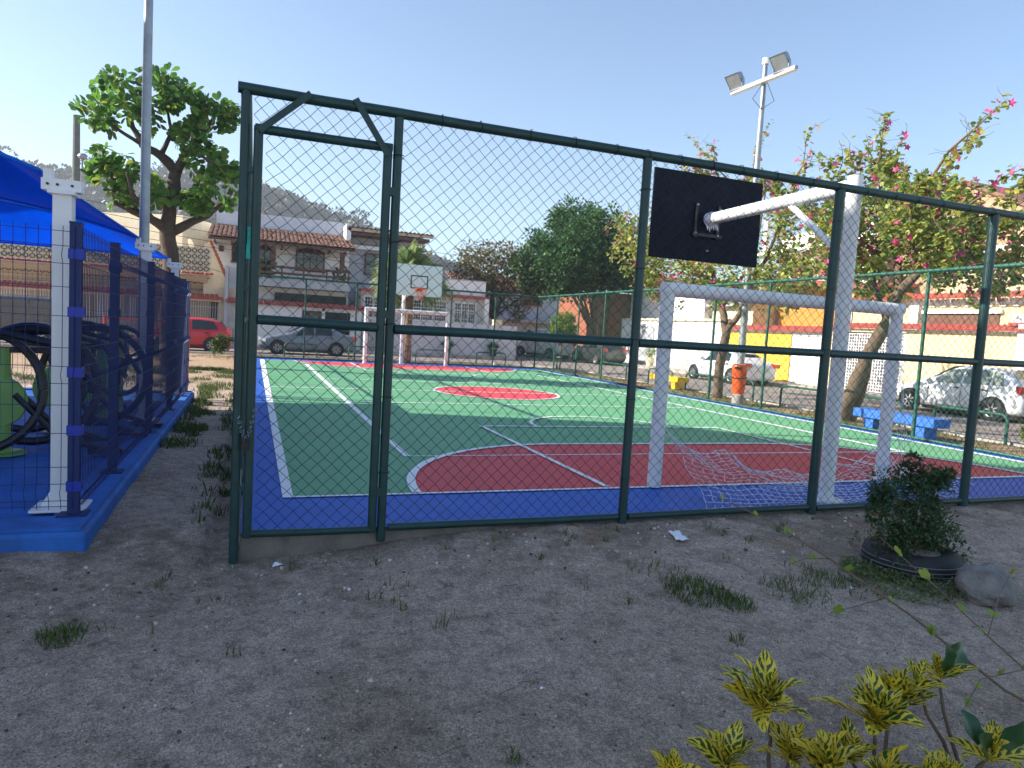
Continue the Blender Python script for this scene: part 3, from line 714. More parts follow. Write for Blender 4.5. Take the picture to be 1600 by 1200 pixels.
def bench(x, y0, y1, m, label):
    t = thing('bench', label, 'bench', (x, (y0+y1)/2, -.1), 'painted concrete benches')
    n = 2; ys = [lerp(y0, y1, k/n) for k in range(n+1)]
    for a, b in zip(ys, ys[1:]):
        o = MB().box(x-.22, x+.22, a+.004, b-.004, .16, .33).build('seat_block', m, t)
        bv = o.modifiers.new('bevel', 'BEVEL'); bv.width = .012; bv.segments = 2
    for yy in (lerp(y0, y1, .18), lerp(y0, y1, .8)):
        o = MB().box(x-.17, x+.17, yy-.11, yy+.11, -.2, .16).build('leg', m, t)
    return t
bench(11.05, 4.15, 6.0, BENCHB, 'blue concrete block bench on two feet under the leaning tree')
bench(12.05, 13.9, 15.6, BENCHY, 'yellow concrete block bench on two feet by the forked trunk')

def guard(p, q, label=None):
    p, q = Vector((*p, 0)), Vector((*q, 0)); t = (q-p).normalized(); z = .46; r = .12
    pts = [p+Vector((0, 0, -.3)), p+Vector((0, 0, z-r)), p+t*r*.3+Vector((0, 0, z-r*.3)), p+t*r+Vector((0, 0, z)), q-t*r+Vector((0, 0, z)), q-t*r*.3+Vector((0, 0, z-r*.3)), q+Vector((0, 0, z-r)), q+Vector((0, 0, -.3))]
    o = MB().tube(pts, .03, 10).build('guard_rail', G_GREENL); smooth_by_angle(o, 60)
    tag(o, label, 'guard rail', 'green guard hoops round the park')
GL = [((12.42, 1.9), (12.42, 3.5), 'low green guard hoop beside the yellow-green shrub'), ((12.42, 3.9), (12.42, 5.4), 'low green guard hoop at the kerb beside the white hatchback'), ((12.42, 6.2), (12.42, 7.6), 'low green guard hoop behind the blue bench'),
      ((12.42, 8.4), (12.42, 9.9), 'low green guard hoop between the leaning tree and the orange bin'), ((12.42, 11.0), (12.42, 12.4), 'low green guard hoop behind the orange bin'), ((12.42, 13.0), (12.42, 14.3), 'low green guard hoop behind the forked trunk'),
      ((12.42, 15.1), (12.42, 16.6), 'low green guard hoop just past the yellow bench'), ((12.42, 18.2), (12.42, 20.4), 'wide low green guard hoop facing the dark hatchback'), ((.3, 25.1), (1.6, 25.1), 'low green guard hoop in front of the grey sedan doors'),
      ((2.9, 25.1), (4.2, 25.1), 'low green guard hoop at the tail of the grey sedan'), ((5.8, 25.1), (7.1, 25.1), 'low green guard hoop beside the palm trunk'), ((8.6, 25.1), (10.0, 25.1), 'low green guard hoop before the long plain street wall'),
      ((-2.4, 25.1), (-1.0, 25.1), 'low green guard hoop at the tail of the red hatchback'), ((-5.4, 25.1), (-3.9, 25.1), 'low green guard hoop before the red hatchback'), ((10.6, 24.6), (11.9, 23.5), 'slanted low green guard hoop at the park corner by the clipped tree')]
for a, b, lb in GL: guard(a, b, lb)

# ------------------------------------------------------------------ vehicles
def wheel(par, x, y, s, rad=.31):
    t = MB().lathe([(rad*.62, -.09), (rad*.93, -.1), (rad, -.07), (rad, .07), (rad*.93, .1), (rad*.62, .09)], (x, y, rad), (0, 1, 0), 24).build('tyre', RUBBER, par, True)
    rm = MB().lathe([(0, .05), (rad*.2, .06), (rad*.22, .05), (rad*.55, .035), (rad*.6, .075), (rad*.66, .08)], (x, y, rad), (0, s, 0), 20)
    o = rm.build('rim', ALLOY, t, True)
    sp = MB()
    for k in range(7):
        a = k*2*math.pi/7
        d = Vector((math.cos(a), 0, math.sin(a))); e = Vector((-math.sin(a), 0, math.cos(a)))
        c = Vector((x, y+s*.062, rad))+d*rad*.37; sp.obox(c, d*rad*.2, e*rad*.055, (0, .012, 0))
    for k in range(7):
        a = (k+.5)*2*math.pi/7; d = Vector((math.cos(a), 0, math.sin(a))); e = Vector((-math.sin(a), 0, math.cos(a)))
        sp.cur = 1; c = Vector((x, y+s*.05, rad))+d*rad*.42; sp.obox(c, d*rad*.12, e*rad*.1, (0, .012, 0)); sp.cur = 0
    tag(sp.build('wheel_spokes', [ALLOY, BLACK], t), kind='stuff')
ALLOY = mat('alloy', (.55, .56, .58), .35, .08, metal=.6)
PLATE = mat('number_plate', (.6, .6, .6), .5, .1)
LAMPR = mat('lamp_red', (.5, .01, .015), .15, .1, coat=.6); LAMPC = mat('lamp_clear', (.7, .72, .74), .12, .05, coat=.5)
def car(label, cat, loc, rz, col, prof, wb, rad=.31, width=1.7, glass=CARGL, vname='parked_car', group='cars parked in the streets'):
    """prof: stations (x, hood/roof z, belt z, roof half-width factor, cabin flag) from nose (+x) to tail"""
    t = thing(vname, label, cat, (0, 0, 0), group)
    paint = mat('paint_%02d%02d%02d' % tuple(int(c*99) for c in col), col, .3, .03, 2, coat=.7)
    hw = width/2; rings = []
    for (x, zt, zb, fr, wf, zl) in prof:
        w_ = hw*wf
        rings.append([(x, 0, zl), (x, w_*.86, zl), (x, w_*.97, zl+.1), (x, w_, lerp(zl, zb, .55)), (x, w_*.97, zb), (x, w_*lerp(.95, fr, .5), lerp(zb, zt, .5)), (x, w_*fr, lerp(zb, zt, .9)), (x, w_*fr*.72, zt), (x, 0, zt+.015)])
    def full(r): return r+[(a, -b, c) for a, b, c in r[-2:0:-1]]
    F = [full(r) for r in rings]; n = len(F[0]); mb = MB()
    for r in F: mb.v += r
    for i in range(len(F)-1):
        for q in range(n): q2 = (q+1) % n; mb.face((i*n+q, i*n+q2, (i+1)*n+q2, (i+1)*n+q))
    mb.face(tuple(range(n-1, -1, -1))); mb.face(tuple((len(F)-1)*n+q for q in range(n)))
    body = mb.build('body', paint, t); smooth_by_angle(body, 35)
    bv = body.modifiers.new('sub', 'SUBSURF'); bv.levels = 1; bv.render_levels = 2; bv.subdivision_type = 'CATMULL_CLARK'
    return t, body, F, n, hw
HATCH = [(1.92, .62, .52, .9, .78, .3), (1.82, .72, .6, .9, .9, .2), (1.45, .86, .74, .9, .97, .17), (.95, .95, .86, .9, 1, .17), (.80, .99, .88, .88, 1, .17), (.15, 1.40, .90, .76, 1, .17), (-.2, 1.46, .91, .75, 1, .17), (-.8, 1.46, .93, .74, 1, .17), (-1.45, 1.38, .95, .73, .99, .17), (-1.78, 1.02, .95, .84, .96, .19), (-1.88, .90, .78, .9, .93, .22), (-1.95, .6, .5, .92, .84, .32)]
SEDAN = [(2.2, .58, .48, .9, .76, .3), (2.1, .68, .58, .9, .9, .2), (1.7, .82, .72, .9, .97, .17), (1.1, .92, .84, .9, 1, .17), (.92, .96, .86, .88, 1, .17), (.25, 1.38, .88, .76, 1, .17), (-.15, 1.45, .9, .74, 1, .17), (-.7, 1.43, .92, .74, 1, .17), (-1.2, 1.25, .94, .75, .99, .17), (-1.62, 1.0, .95, .84, .98, .18), (-2.05, .98, .88, .9, .95, .2), (-2.18, .7, .56, .92, .88, .3)]
VAN = [(2.1, .85, .62, .9, .8, .32), (2.02, 1.0, .75, .9, .92, .25), (1.6, 1.15, 1.0, .9, .98, .22), (1.45, 1.2, 1.05, .9, 1, .22), (.85, 1.82, 1.1, .84, 1, .22), (.4, 1.92, 1.1, .84, 1, .22), (-.6, 1.95, 1.1, .84, 1, .22), (-1.6, 1.93, 1.1, .84, 1, .22), (-1.95, 1.85, 1.1, .86, .99, .24), (-2.08, 1.1, .9, .9, .96, .28), (-2.12, .7, .5, .92, .88, .34)]
def side_pt(prof, x, tz, hw, out=.012):
    """point on the car side at station x; tz 0 belt .. 1 roof edge"""
    for a, b in zip(prof, prof[1:]):
        if a[0] >= x >= b[0]:
            k = (a[0]-x)/(a[0]-b[0]); zt, zb, fr, wf = [lerp(a[i], b[i], k) for i in (1, 2, 3, 4)]; break
    else: return None
    w_ = hw*wf; wy = lerp(w_*.965, w_*fr, tz**1.1); return Vector((x, wy+out, lerp(zb, zt, tz*.93)))
def dress(t, prof, hw, wb, rad, glass, sides, wins, fw_x, screen, rear, tail_x, nose_x, tail_z=(.68, .9), dark_trim=True):
    front, back = wb/2+.06, -wb/2+.06
    for s in (1, -1):
        for x in (front, back):
            MB().lathe([(0, 0), (rad+.055, 0), (rad+.05, .02), (0, .021)], (x, s*(hw-.022), rad+.0), (0, s, 0), 22).build('wheel_arch', BLACK, t)
            wheel(t, x, s*(hw-.07), s, rad)
        for (xa, xb, xc, xd) in wins:      # window: bottom front, bottom back, top back, top front
            pts = []
            for k in range(5): pts.append(side_pt(prof, lerp(xa, xb, k/4), .06, hw))
            for k in range(5): pts.append(side_pt(prof, lerp(xc, xd, k/4), .86, hw))
            pts = [Vector((p.x, p.y*s, p.z)) for p in pts]
            m_ = MB(); nn = 5
            m_.v = [tuple(p) for p in pts]
            for k in range(4):
                q = (k, k+1, 8-k, 9-k); m_.face(q if s < 0 else q[::-1])
            m_.build('side_window', glass, t)
        seam = MB()
        for x in (.72, -.28, -1.02):
            p0 = Vector((x, s*(hw+.004), .3)); p1 = side_pt(prof, x, 0, hw, .004); seam.tube([p0, Vector((x, s*(hw+.005), .6)), Vector((x, s*p1.y, p1.z))], .006, 4)
        seam.tube([(.95, s*(hw+.004), .28), (-.95, s*(hw+.004), .28)], .008, 4); tag(seam.build('door_seam', BLACK, t), kind='stuff')
        for x in (-.15, -.92): MB().box(x-.08, x+.08, min(s*(hw-.01), s*(hw+.02)), max(s*(hw-.01), s*(hw+.02)), .80, .83).build('door_handle', BLACK, t)
        MB().lathe([(0, -.09), (.06, -.07), (.075, 0), (.06, .06), (0, .08)], (.72, s*(hw+.06), .97), (.3, s, 0), 10).build('door_mirror', t.children[0].data.materials[0], t)
        p = Vector((tail_x, s*hw*.78, 0))
        MB().obox((tail_x+.03, s*hw*.80, sum(tail_z)/2), (.10, s*-.05, 0), (.02, s*.14, 0), (0, 0, (tail_z[1]-tail_z[0])/2)).build('tail_light', LAMPR, t)
        MB().obox((nose_x-.16, s*hw*.74, .64), (.15, s*-.08, .04), (.02, s*.13, 0), (0, 0, .065)).build('headlight', LAMPC, t)
    def screenmesh(name, a, b):
        m_ = MB()
        (xa, za, wa), (xb, zb, wb_) = a, b; rows = []
        for k in range(3):
            q = k/2; rows.append([(lerp(xa, xb, q)+.0, lerp(wa, wb_, q)*u, lerp(za, zb, q)+.035*(1-u*u)+.012) for u in (-1, -.5, 0, .5, 1)])
        for r in rows: m_.v += r
        for i in range(2):
            for q in range(4): m_.face((i*5+q, i*5+q+1, i*5+q+6, i*5+q+5))
        m_.build(name, glass, t)
    screenmesh('windscreen', *screen); screenmesh('rear_window', *rear)
    for x, z in ((nose_x+.012, .42), (tail_x-.045, .62)): MB().box(x-.012, x+.012, -.24, .24, z-.06, z+.06).build('number_plate', PLATE, t)
    MB().box(-.95, .95, -hw+.12, hw-.12, .12, .3).build('underbody', BLACK, t)
def place(t, loc, rz): t.location = loc; t.rotation_euler.z = rz
HW = [(.62, -.2, -.22, .24), (-.3, -1.05, -1.0, -.28)]
HW3 = HW+[(-1.12, -1.42, -1.28, -1.06)]
t, *_ , hw = car('small red hatchback parked before the cream grille gate', 'car', 0, 0, (.52, .012, .02), HATCH, 2.4)
dress(t, HATCH, hw, 2.4, .3, CARGL, 0, [(.62, -.25, -.24, .24), (-.36, -1.4, -1.2, -.34)], 0, ((.82, 1.0, .66), (.2, 1.38, .55)), ((-1.72, 1.03, .6), (-1.47, 1.36, .52)), -1.86, 1.9, (.78, 1.0)); place(t, (-3.75, 28.7, -.16), R(180))
t, *_ , hw = car('grey four-door sedan parked before the white walled house', 'car', 0, 0, (.16, .19, .24), SEDAN, 2.6)
dress(t, SEDAN, hw, 2.6, .31, CARGL, 0, HW, 0, ((.94, .98, .68), (.3, 1.36, .55)), ((-1.55, 1.0, .6), (-1.2, 1.23, .54)), -2.12, 2.18, (.74, .94)); place(t, (1.5, 29.2, -.16), R(180))
t, *_ , hw = car('white hatchback with dappled shade, parked beside the sand-coloured wall', 'car', 0, 0, (.72, .73, .75), HATCH, 2.5)
dress(t, HATCH, hw, 2.5, .31, CARGL2, 0, HW3, 0, ((.82, 1.0, .66), (.2, 1.38, .55)), ((-1.72, 1.03, .6), (-1.47, 1.36, .52)), -1.86, 1.9, (.8, .98)); place(t, (18.45, 9.0, -.16), R(90))
t, *_ , hw = car('white sedan seen from behind, parked beside the yellow wall', 'car', 0, 0, (.7, .71, .73), SEDAN, 2.6)
dress(t, SEDAN, hw, 2.6, .31, CARGL, 0, HW, 0, ((.94, .98, .68), (.3, 1.36, .55)), ((-1.55, 1.0, .6), (-1.2, 1.23, .54)), -2.12, 2.18, (.76, .92)); place(t, (18.5, 20.0, -.16), R(90))
t, *_ , hw = car('dark van parked behind the exercise yard', 'van', 0, 0, (.02, .022, .026), VAN, 2.6)
dress(t, VAN, hw, 2.6, .33, CARGL, 0, [(1.2, .4, .4, .8), (.3, -.8, -.8, .3), (-.9, -1.85, -1.8, -.9)], 0, ((1.5, 1.22, .7), (.9, 1.8, .66)), ((-2.05, 1.15, .7), (-1.97, 1.8, .68)), -2.05, 2.1, (.9, 1.3)); place(t, (-10.2, 28.6, -.16), R(180))
t, *_ , hw = car('white van parked far down the street in front of the blue-grey house', 'van', 0, 0, (.7, .69, .66), VAN, 2.6)
dress(t, VAN, hw, 2.6, .33, CARGL, 0, [(1.2, .4, .4, .8)], 0, ((1.5, 1.22, .7), (.9, 1.8, .66)), ((-2.05, 1.15, .7), (-1.97, 1.8, .68)), -2.05, 2.1, (.9, 1.3)); place(t, (17.6, 38.5, -.16), R(115))
t, *_ , hw = car('pale blue hatchback half hidden beyond the white van', 'car', 0, 0, (.42, .47, .52), HATCH, 2.4)
dress(t, HATCH, hw, 2.4, .3, CARGL, 0, HW, 0, ((.82, 1.0, .66), (.2, 1.38, .55)), ((-1.72, 1.03, .6), (-1.47, 1.36, .52)), -1.86, 1.9, (.8, .98)); place(t, (16.0, 42.0, -.16), R(100))
t, *_ , hw = car('dark hatchback parked under the dense round tree', 'car', 0, 0, (.03, .03, .035), HATCH, 2.4)
dress(t, HATCH, hw, 2.4, .3, CARGL, 0, HW, 0, ((.82, 1.0, .66), (.2, 1.38, .55)), ((-1.72, 1.03, .6), (-1.47, 1.36, .52)), -1.86, 1.9, (.8, .98)); place(t, (18.6, 32.5, -.16), R(95))

# ------------------------------------------------------------------ houses
def tiles(x0, x1, yf, zf, yb, zb, pitch=.21, rows=1, amp=.05):
    """barrel tiles in courses running from the eave (yf, zf) up to (yb, zb), along x"""
    mb = MB(); n = max(1, int((x1-x0)/pitch)); p = (x1-x0)/n; d = Vector((0, yb-yf, zb-zf)); Lr = d.length/rows; d.normalize(); nn = d.cross(Vector((-1, 0, 0))); nn = nn if nn.z > 0 else -nn
    for r in range(rows):
        for k in range(n):
            cx = x0+p*(k+.5)+rnd(-.01, .01); a0 = Vector((cx, yf, zf))+d*(Lr*r-.04)+nn*rnd(0, .012); a1 = a0+d*(Lr+.05)+nn*-.02
            b = len(mb.v); m_ = 5
            for base, rr in ((a0, 1.0), (a1, .8)):
                for q in range(m_): an = math.pi*q/(m_-1); mb.v.append(tuple(base+Vector((math.cos(an)*p*.52*rr, 0, 0))+nn*(math.sin(an)*amp*rr+.012)))
            for q in range(m_-1): mb.face((b+q, b+q+1, b+m_+q+1, b+m_+q))
            mb.face(tuple(b+q for q in range(m_)))
    return mb
def bars(par, x0, x1, y, z0, z1, m, n, r=.012, name='grille', hz=2):
    mb = MB()
    for k in range(n+1): x = lerp(x0, x1, k/n); mb.tube([(x, y, z0), (x, y, z1)], r, 5)
    for k in range(hz): z = lerp(z0, z1, (k+.5)/hz if hz > 1 else .5); mb.tube([(x0, y, z), (x1, y, z)], r, 5)
    return tag(mb.build(name, m, par), kind='stuff')
def window(par, x0, x1, y, z0, z1, fm, gm=GLASS, mull=2, arch=False, name='window'):
    f = MB(); f.box(x0-.07, x0, y-.05, y+.05, z0, z1).box(x1, x1+.07, y-.05, y+.05, z0, z1).box(x0-.07, x1+.07, y-.05, y+.05, z1, z1+.09).box(x0-.1, x1+.1, y-.09, y+.05, z0-.08, z0)
    if arch:
        pts = [(lerp(x0-.07, x1+.07, k/8), y-.045, z1+.09+.22*math.sin(math.pi*k/8)) for k in range(9)]; f.prism(pts, (0, .09, 0))
    for k in range(1, mull): x = lerp(x0, x1, k/mull); f.box(x-.025, x+.025, y-.03, y+.03, z0, z1)
    f.box(x0, x1, y-.028, y+.028, lerp(z0, z1, .62), lerp(z0, z1, .62)+.04)
    o = f.build(name, fm, par)
    MB().box(x0, x1, y+.0, y+.012, z0, z1).build('pane', gm, o); return o

# house with the hexagon lattice balcony
h1 = thing('house', 'tan house with hexagon lattice balcony and red tiled ledges behind the red car', 'house', (-7, 36, -.1))
MB().box(-14, -2.62, 35.2, 43, -.3, 3.3).build('wall', W_TAN, h1)
MB().box(-14, -2.42, 34.0, 34.2, -.3, .95).build('front_wall', W_TAN, h1)
for x in (-14, -9.6, -4.85, -2.62): MB().box(x-.02, x+(.85 if x > -3 else .4), 33.9, 34.25, -.3, 2.85 if x > -3 else 2.2).build('pillar', W_TAN, h1)
for a, b in ((-4.4, -2.68), (-9.1, -4.9), (-13.5, -9.7)): bars(h1, a, b, 34.1, .95, 2.12, WHITEC, int((b-a)/.11), hz=2)
MB().box(-14.2, -2.5, 33.75, 34.3, 2.12, 2.2).build('ledge', W_CREAM, h1); tag(tiles(-14.2, -2.45, 33.6, 2.2, 34.25, 2.48).build('ledge_tiles', T_PINK, h1), kind='stuff')
MB().box(-14, -3.1, 33.75, 35.2, 3.3, 3.42).build('balcony_slab', W_TAN, h1); tag(tiles(-14, -2.9, 33.55, 3.42, 33.98, 3.55).build('balcony_tiles', T_PINK, h1), kind='stuff')
HEXM = mat('lattice_brown', (.10, .075, .06), .7, .2)
def hexes(x0, x1, z0, z1, y, r=.135):
    mb = MB(); dx = r*2.05; dz = r*1.9; nxh = int((x1-x0)/dx); nzh = max(1, int((z1-z0)/dz)); dz = (z1-z0)/nzh
    for i in range(nxh):
        for j in range(nzh):
            c = Vector((x0+dx*(i+.5), y, z0+dz*(j+.5))); pts = [c+Vector((math.cos(k*math.pi/3+.52), 0, math.sin(k*math.pi/3+.52)))*r*.78 for k in range(6)]
            mb.tube(pts+[pts[0]], .022, 4, False)
            mb.tube([c+Vector((r*.68, 0, 0)), c+Vector((dx-r*.68, 0, 0))], .016, 4, False); mb.tube([c+Vector((0, 0, r*.78)), c+Vector((0, 0, dz-r*.78))], .016, 4, False)
    return mb
MB().box(-14, -3.02, 33.74, 33.82, 3.56, 4.78).build('balcony_panel', W_CREAM, h1); tag(hexes(-13.9, -3.05, 3.58, 4.76, 33.71).build('hexagon_lattice', HEXM, h1), kind='stuff')
MB().prism([(-14, 33.9, 3.3), (-14, 34.9, 2.75), (-14, 35.2, 2.75), (-14, 35.2, 3.3)], (10.75, 0, 0)).build('balcony_soffit', W_CREAM, h1); tag(hexes(-13.9, -3.3, 2.92, 3.28, 34.3).build('lower_lattice', HEXM, h1), kind='stuff')
MB().prism([(-3.2, 34.4, 2.2), (-2.3, 34.4, 2.2), (-2.3, 34.4, 3.2), (-3.12, 34.4, 5.1), (-3.4, 34.4, 5.1), (-3.4, 34.4, 2.2)][::-1], (0, .25, 0)).build('party_wall', W_CREAM, h1)
ct = MB()
for k in range(11):
    t0, t1 = k/11, (k+1)/11; a, b = Vector((lerp(-3.16, -2.28, t0), 34.52, lerp(5.2, 3.25, t0))), Vector((lerp(-3.16, -2.28, t1), 34.52, lerp(5.2, 3.25, t1))); ct.tube([a, b], [.1, .14], 8)
tag(ct.build('coping_tiles', mat('tile_orange', (.5, .13, .06), .75, .2, 9, .2, 40), h1), kind='stuff')
up = MB(); up.obox((-8.2, 40.2, 4.9), (4.9*math.cos(.5), -4.9*math.sin(.5), 0), (1.5*math.sin(.5), 1.5*math.cos(.5), 0), (0, 0, 1.75)); up.build('upper_storey', W_CREAM, h1)
MB().box(-13.5, -9.5, 36.5, 41, 3.3, 6.2).build('upper_storey', W_WHITE, h1)
o = MB().lathe([(0, .05), (.15, .035), (.3, 0)], (-4.1, 35.4, 5.05), (-.9, -.5, -.4), 14).build('satellite_dish', W_TAN, h1); MB().tube([(-4.1, 35.6, 4.2), (-4.1, 35.55, 5.0)], .03, 6).build('dish_mast', GALV, h1)

# white house with the brown tiled roof
h2 = thing('house', 'white house with brown tiled roof, wooden balcony rail and red-capped front wall', 'house', (1, 36, -.1))
MB().box(-3.1, 4.0, 35.2, 42, -.3, 5.6).build('wall', W_WHITE, h2)
MB().box(-3.0, 4.2, 37.3, 42, 5.61, 7.25).build('parapet', mat('parapet_grey', (.6, .62, .68), .85, .06, 3, stain=.25), h2)
tag(tiles(-3.25, 4.15, 33.75, 5.45, 37.2, 6.45, .22, 9, .06).build('roof_tiles', T_BROWN, h2), kind='stuff')
MB().prism([(-3.2, 33.8, 5.40), (-3.2, 37.2, 6.38), (-3.2, 37.2, 6.28), (-3.2, 33.8, 5.28)], (7.3, 0, 0)).build('roof_deck', WOOD, h2)
for k in range(9): x = -2.9+k*.82; MB().box(x-.04, x+.04, 33.9, 35.2, 5.14, 5.28).build('rafter', WOOD, h2)
MB().box(-.75, 3.95, 33.9, 35.2, 3.12, 3.5).build('balcony_slab', W_GREY, h2)
for z in (3.78, 4.1): MB().box(-.75, 3.95, 33.92, 34.0, z, z+.12).build('balcony_rail', WOOD, h2)
for x in (-.7, .4, 1.5, 2.7, 3.85): MB().box(x-.04, x+.04, 33.93, 33.99, 3.5, 4.25).build('rail_post', WOOD, h2)
for x in (-.05, 3.5): MB().box(x-.12, x+.12, 33.95, 34.2, 4.2, 5.2).build('roof_post', WOOD, h2)
window(h2, -2.05, -1.6, 35.16, 4.35, 5.1, WOOD, arch=True); window(h2, -.75, -.2, 35.16, 3.7, 5.05, WOOD, arch=True, name='balcony_door'); window(h2, 1.2, 2.6, 35.16, 4.2, 5.1, WOOD, mull=4, arch=True)
MB().box(-2.75, -2.5, 35.1, 35.16, 4.8, 5.1).build('wall_lamp', WOOD, h2)
for x in (-.3, 3.4):
    sb = MB()
    for k in range(160): p = Vector((x+rnd(-.4, .4), 34.1+rnd(-.1, .2), 3.9+rnd(-.3, .55))); sb.cur = random.randrange(3); d = Vector((rnd(-1, 1), rnd(-1, 1), rnd(-1, 1)))*.1; e = Vector((rnd(-1, 1), rnd(-1, 1), rnd(-1, 1)))*.07; sb.poly([p-d, p+e, p+d, p-e])
    tag(sb.build('balcony_plant', LEAFMIX['ficus'], ), 'leafy plant on the balcony beside the arched door' if x < 0 else 'leafy plant on the balcony at the rail end beside the grey house', 'plant', 'balcony plants')
MB().box(-2.35, -2.2, 33.6, 35.2, -.3, 4.0).build('side_wall', W_GREY, h2)
MB().box(-1.0, 4.0, 35.05, 35.19, 2.45, 3.1).build('balcony_underwall', W_WHITE, h2)  # plain white box on the wall under the balcony slab
MB().box(.1, 3.9, 34.9, 35.04, 2.4, 2.85).build('transom', BLACK, h2)
fwm = MB().box(-2.2, 1.45, 33.6, 33.8, -.3, 2.12).box(2.5, 2.66, 33.6, 33.8, -.3, 2.12).box(4.0, 4.6, 33.6, 33.8, -.3, 2.12).box(1.45, 4.0, 33.6, 33.8, 1.98, 2.12); fwm.build('front_wall', W_WHITE, h2)
MB().box(-2.2, -1.5, 33.57, 33.599, -.3, 2.1).build('stone_panel', CONC, h2)
tag(tiles(-2.3, 6.6, 33.42, 2.14, 33.75, 2.36, .2, 1, .055).build('wall_cap_tiles', T_PINK, h2), kind='stuff')
dr = MB().box(1.5, 2.45, 33.7, 33.74, -.3, 1.95).build('door', WOOD, h2); MB().box(1.6, 2.35, 33.66, 33.69, 1.35, 1.85).build('door_pane', GLASS, dr); MB().box(2.3, 2.36, 33.64, 33.68, .85, 1.0).build('handle', GALV, dr)
MB().box(2.7, 3.98, 35.0, 35.04, -.3, 1.95).build('garage_recess', BLACK, h2); bars(h2, 2.7, 3.98, 33.7, -.1, 1.95, mat('iron', (.03, .03, .035), .5), 14, .014, 'gate_bars')
MB().box(1.0, 1.15, 33.52, 33.59, 1.3, 1.6).build('letter_box', W_TAN, h2)

# grey house with the corrugated roof
h3 = thing('house', 'grey unfinished house with corrugated brown roof behind the fan palm', 'house', (6.2, 38, -.1))
MB().box(4.1, 8.7, 37, 43, -.3, 6.45).build('wall', W_GREY, h3)
cg = MB(); n = 60
for k in range(n+1):
    x = lerp(3.9, 8.95, k/n); z = .05*math.sin(k*2.1); cg.v += [(x, 35.6, 6.88+z), (x, 43, 7.3+z)]
for k in range(n): cg.face((2*k, 2*k+2, 2*k+3, 2*k+1))
cg.build('corrugated_roof', T_BROWN, h3).modifiers.new('t', 'SOLIDIFY').thickness = .02
MB().box(3.95, 8.9, 35.7, 35.8, 6.66, 6.83).build('fascia', W_TAN, h3); MB().box(4.1, 8.7, 35.8, 37, 6.45, 6.62).build('soffit', WOOD, h3)
MB().box(3.85, 4.12, 35.7, 37.4, 5.6, 7.0).build('chimney', W_WHITE, h3)
window(h3, 5.2, 6.2, 36.95, 4.4, 5.5, WOOD)
MB().box(4.1, 8.9, 36.4, 37.0, 5.75, 5.95).build('ledge', W_WHITE, h3)

# low pale house with white grilles
h4 = thing('house', 'low pale house with white window grilles and long plain street wall', 'house', (9, 36, -.1))
MB().box(4.7, 12.0, 34.8, 42, -.3, 3.35).build('wall', mat('wall_pale', (.66, .6, .57), .85, .06, 3, stain=.2), h4)
MB().box(9.2, 12.0, 34.75, 36, 3.42, 4.35).build('parapet', W_WHITE, h4)
for a, b, c, d in ((9.2, 12.0, 3.42, 3.46), (9.2, 12.0, 4.3, 4.36)): MB().box(a-.04, b+.04, 34.70, 34.745, c, d).build('band', W_GREY, h4)
MB().box(4.6, 12.1, 34.3, 35.2, 3.28, 3.41).build('eave', T_PINK, h4)
for a, b in ((4.9, 6.4), (7.4, 9.6), (10.15, 11.4)):
    w_ = window(h4, a, b, 34.78, 1.85, 2.95, WHITEC, mull=3); bars(w_, a, b, 34.62, 1.85, 2.95, WHITEC, int((b-a)/.13), .012, 'grille', 3)
MB().box(11.85, 12.1, 34.2, 34.5, 0, 3.3).build('porch_post', W_WHITE, h4)
MB().box(4.65, 13.6, 33.3, 33.5, -.3, 1.78).build('street_wall', mat('wall_shade_tint', (.62, .60, .62), .85, .06, 3, stain=.3), h4)  # white wall; the lavender of its shade is mixed into the colour
MB().box(12.1, 12.6, 33.15, 33.55, 1.78, 2.1).build('wall_block', W_CREAM, h4)
gp = MB()
for k in range(16): x = 4.75+k*.1; gp.tube([(x, 33.2, -.1), (x, 33.2, 1.7)], .014, 5)
tag(gp.build('side_gate', MATS['iron'], h4), kind='stuff')
for x in (9.35, 12.1):
    t = thing('potted_plant', 'small dark potted plant against the street wall under the wide white grille' if x < 10 else 'small dark potted plant at the end of the street wall under the cream block', 'plant', (x, 33.0, -.02), 'plants before the street wall')
    MB().lathe([(0, 0), (.16, 0), (.22, .42), (.19, .42), (.17, .36), (0, .36)], (x, 33.0, -.02), n=12).build('pot', RUBBER, t)
    pm = MB()
    for k in range(90): a = rnd(0, 6.28); el = rnd(.2, 1.4); d = Vector((math.cos(a)*math.cos(el), math.sin(a)*math.cos(el), math.sin(el))); p = Vector((x, 33, .4))+d*rnd(.1, .25); s = d.orthogonal().normalized()*.04; pm.cur = k % 3; pm.poly([p-s, p+d*.3, p+s])
    tag(pm.build('foliage', LEAFMIX['ficus'][:3], t), kind='stuff')

# farther houses behind the trees
h5 = thing('house', 'blue-grey house with a small blue sign at the far end of the street', 'house', (21, 52, -.3))
MB().box(14.5, 26, 50, 58, -.5, 4.9).build('wall', W_BLUE, h5); MB().box(14.4, 26, 49.2, 49.95, 2.3, 2.5).build('awning', CONC, h5); MB().box(15, 24, 49.9, 49.98, -.3, 2.2).build('shop_recess', W_GREY, h5)
window(h5, 20.2, 22, 49.95, 3.8, 4.6, W_BRICK); sg = MB().box(16.4, 18.0, 49.0, 49.1, 2.9, 3.5).build('sign_board', mat('sign_blue', (.06, .05, .35), .5, .1), h5)
MB().box(16.55, 17.85, 48.985, 48.998, 3.3, 3.38).build('sign_stripe', WHITEC, sg)
tag(tiles(14.4, 26, 49.6, 4.9, 54, 6.3, .3, 8, .08).build('roof_tiles', T_BROWN, h5), kind='stuff')
h6 = thing('house', 'brick-red house front with a white upper wall behind the dense round tree', 'house', (26, 42, -.3))
MB().box(21.0, 30, 35.8, 44, -.5, 4.4).build('wall', W_BRICK, h6)
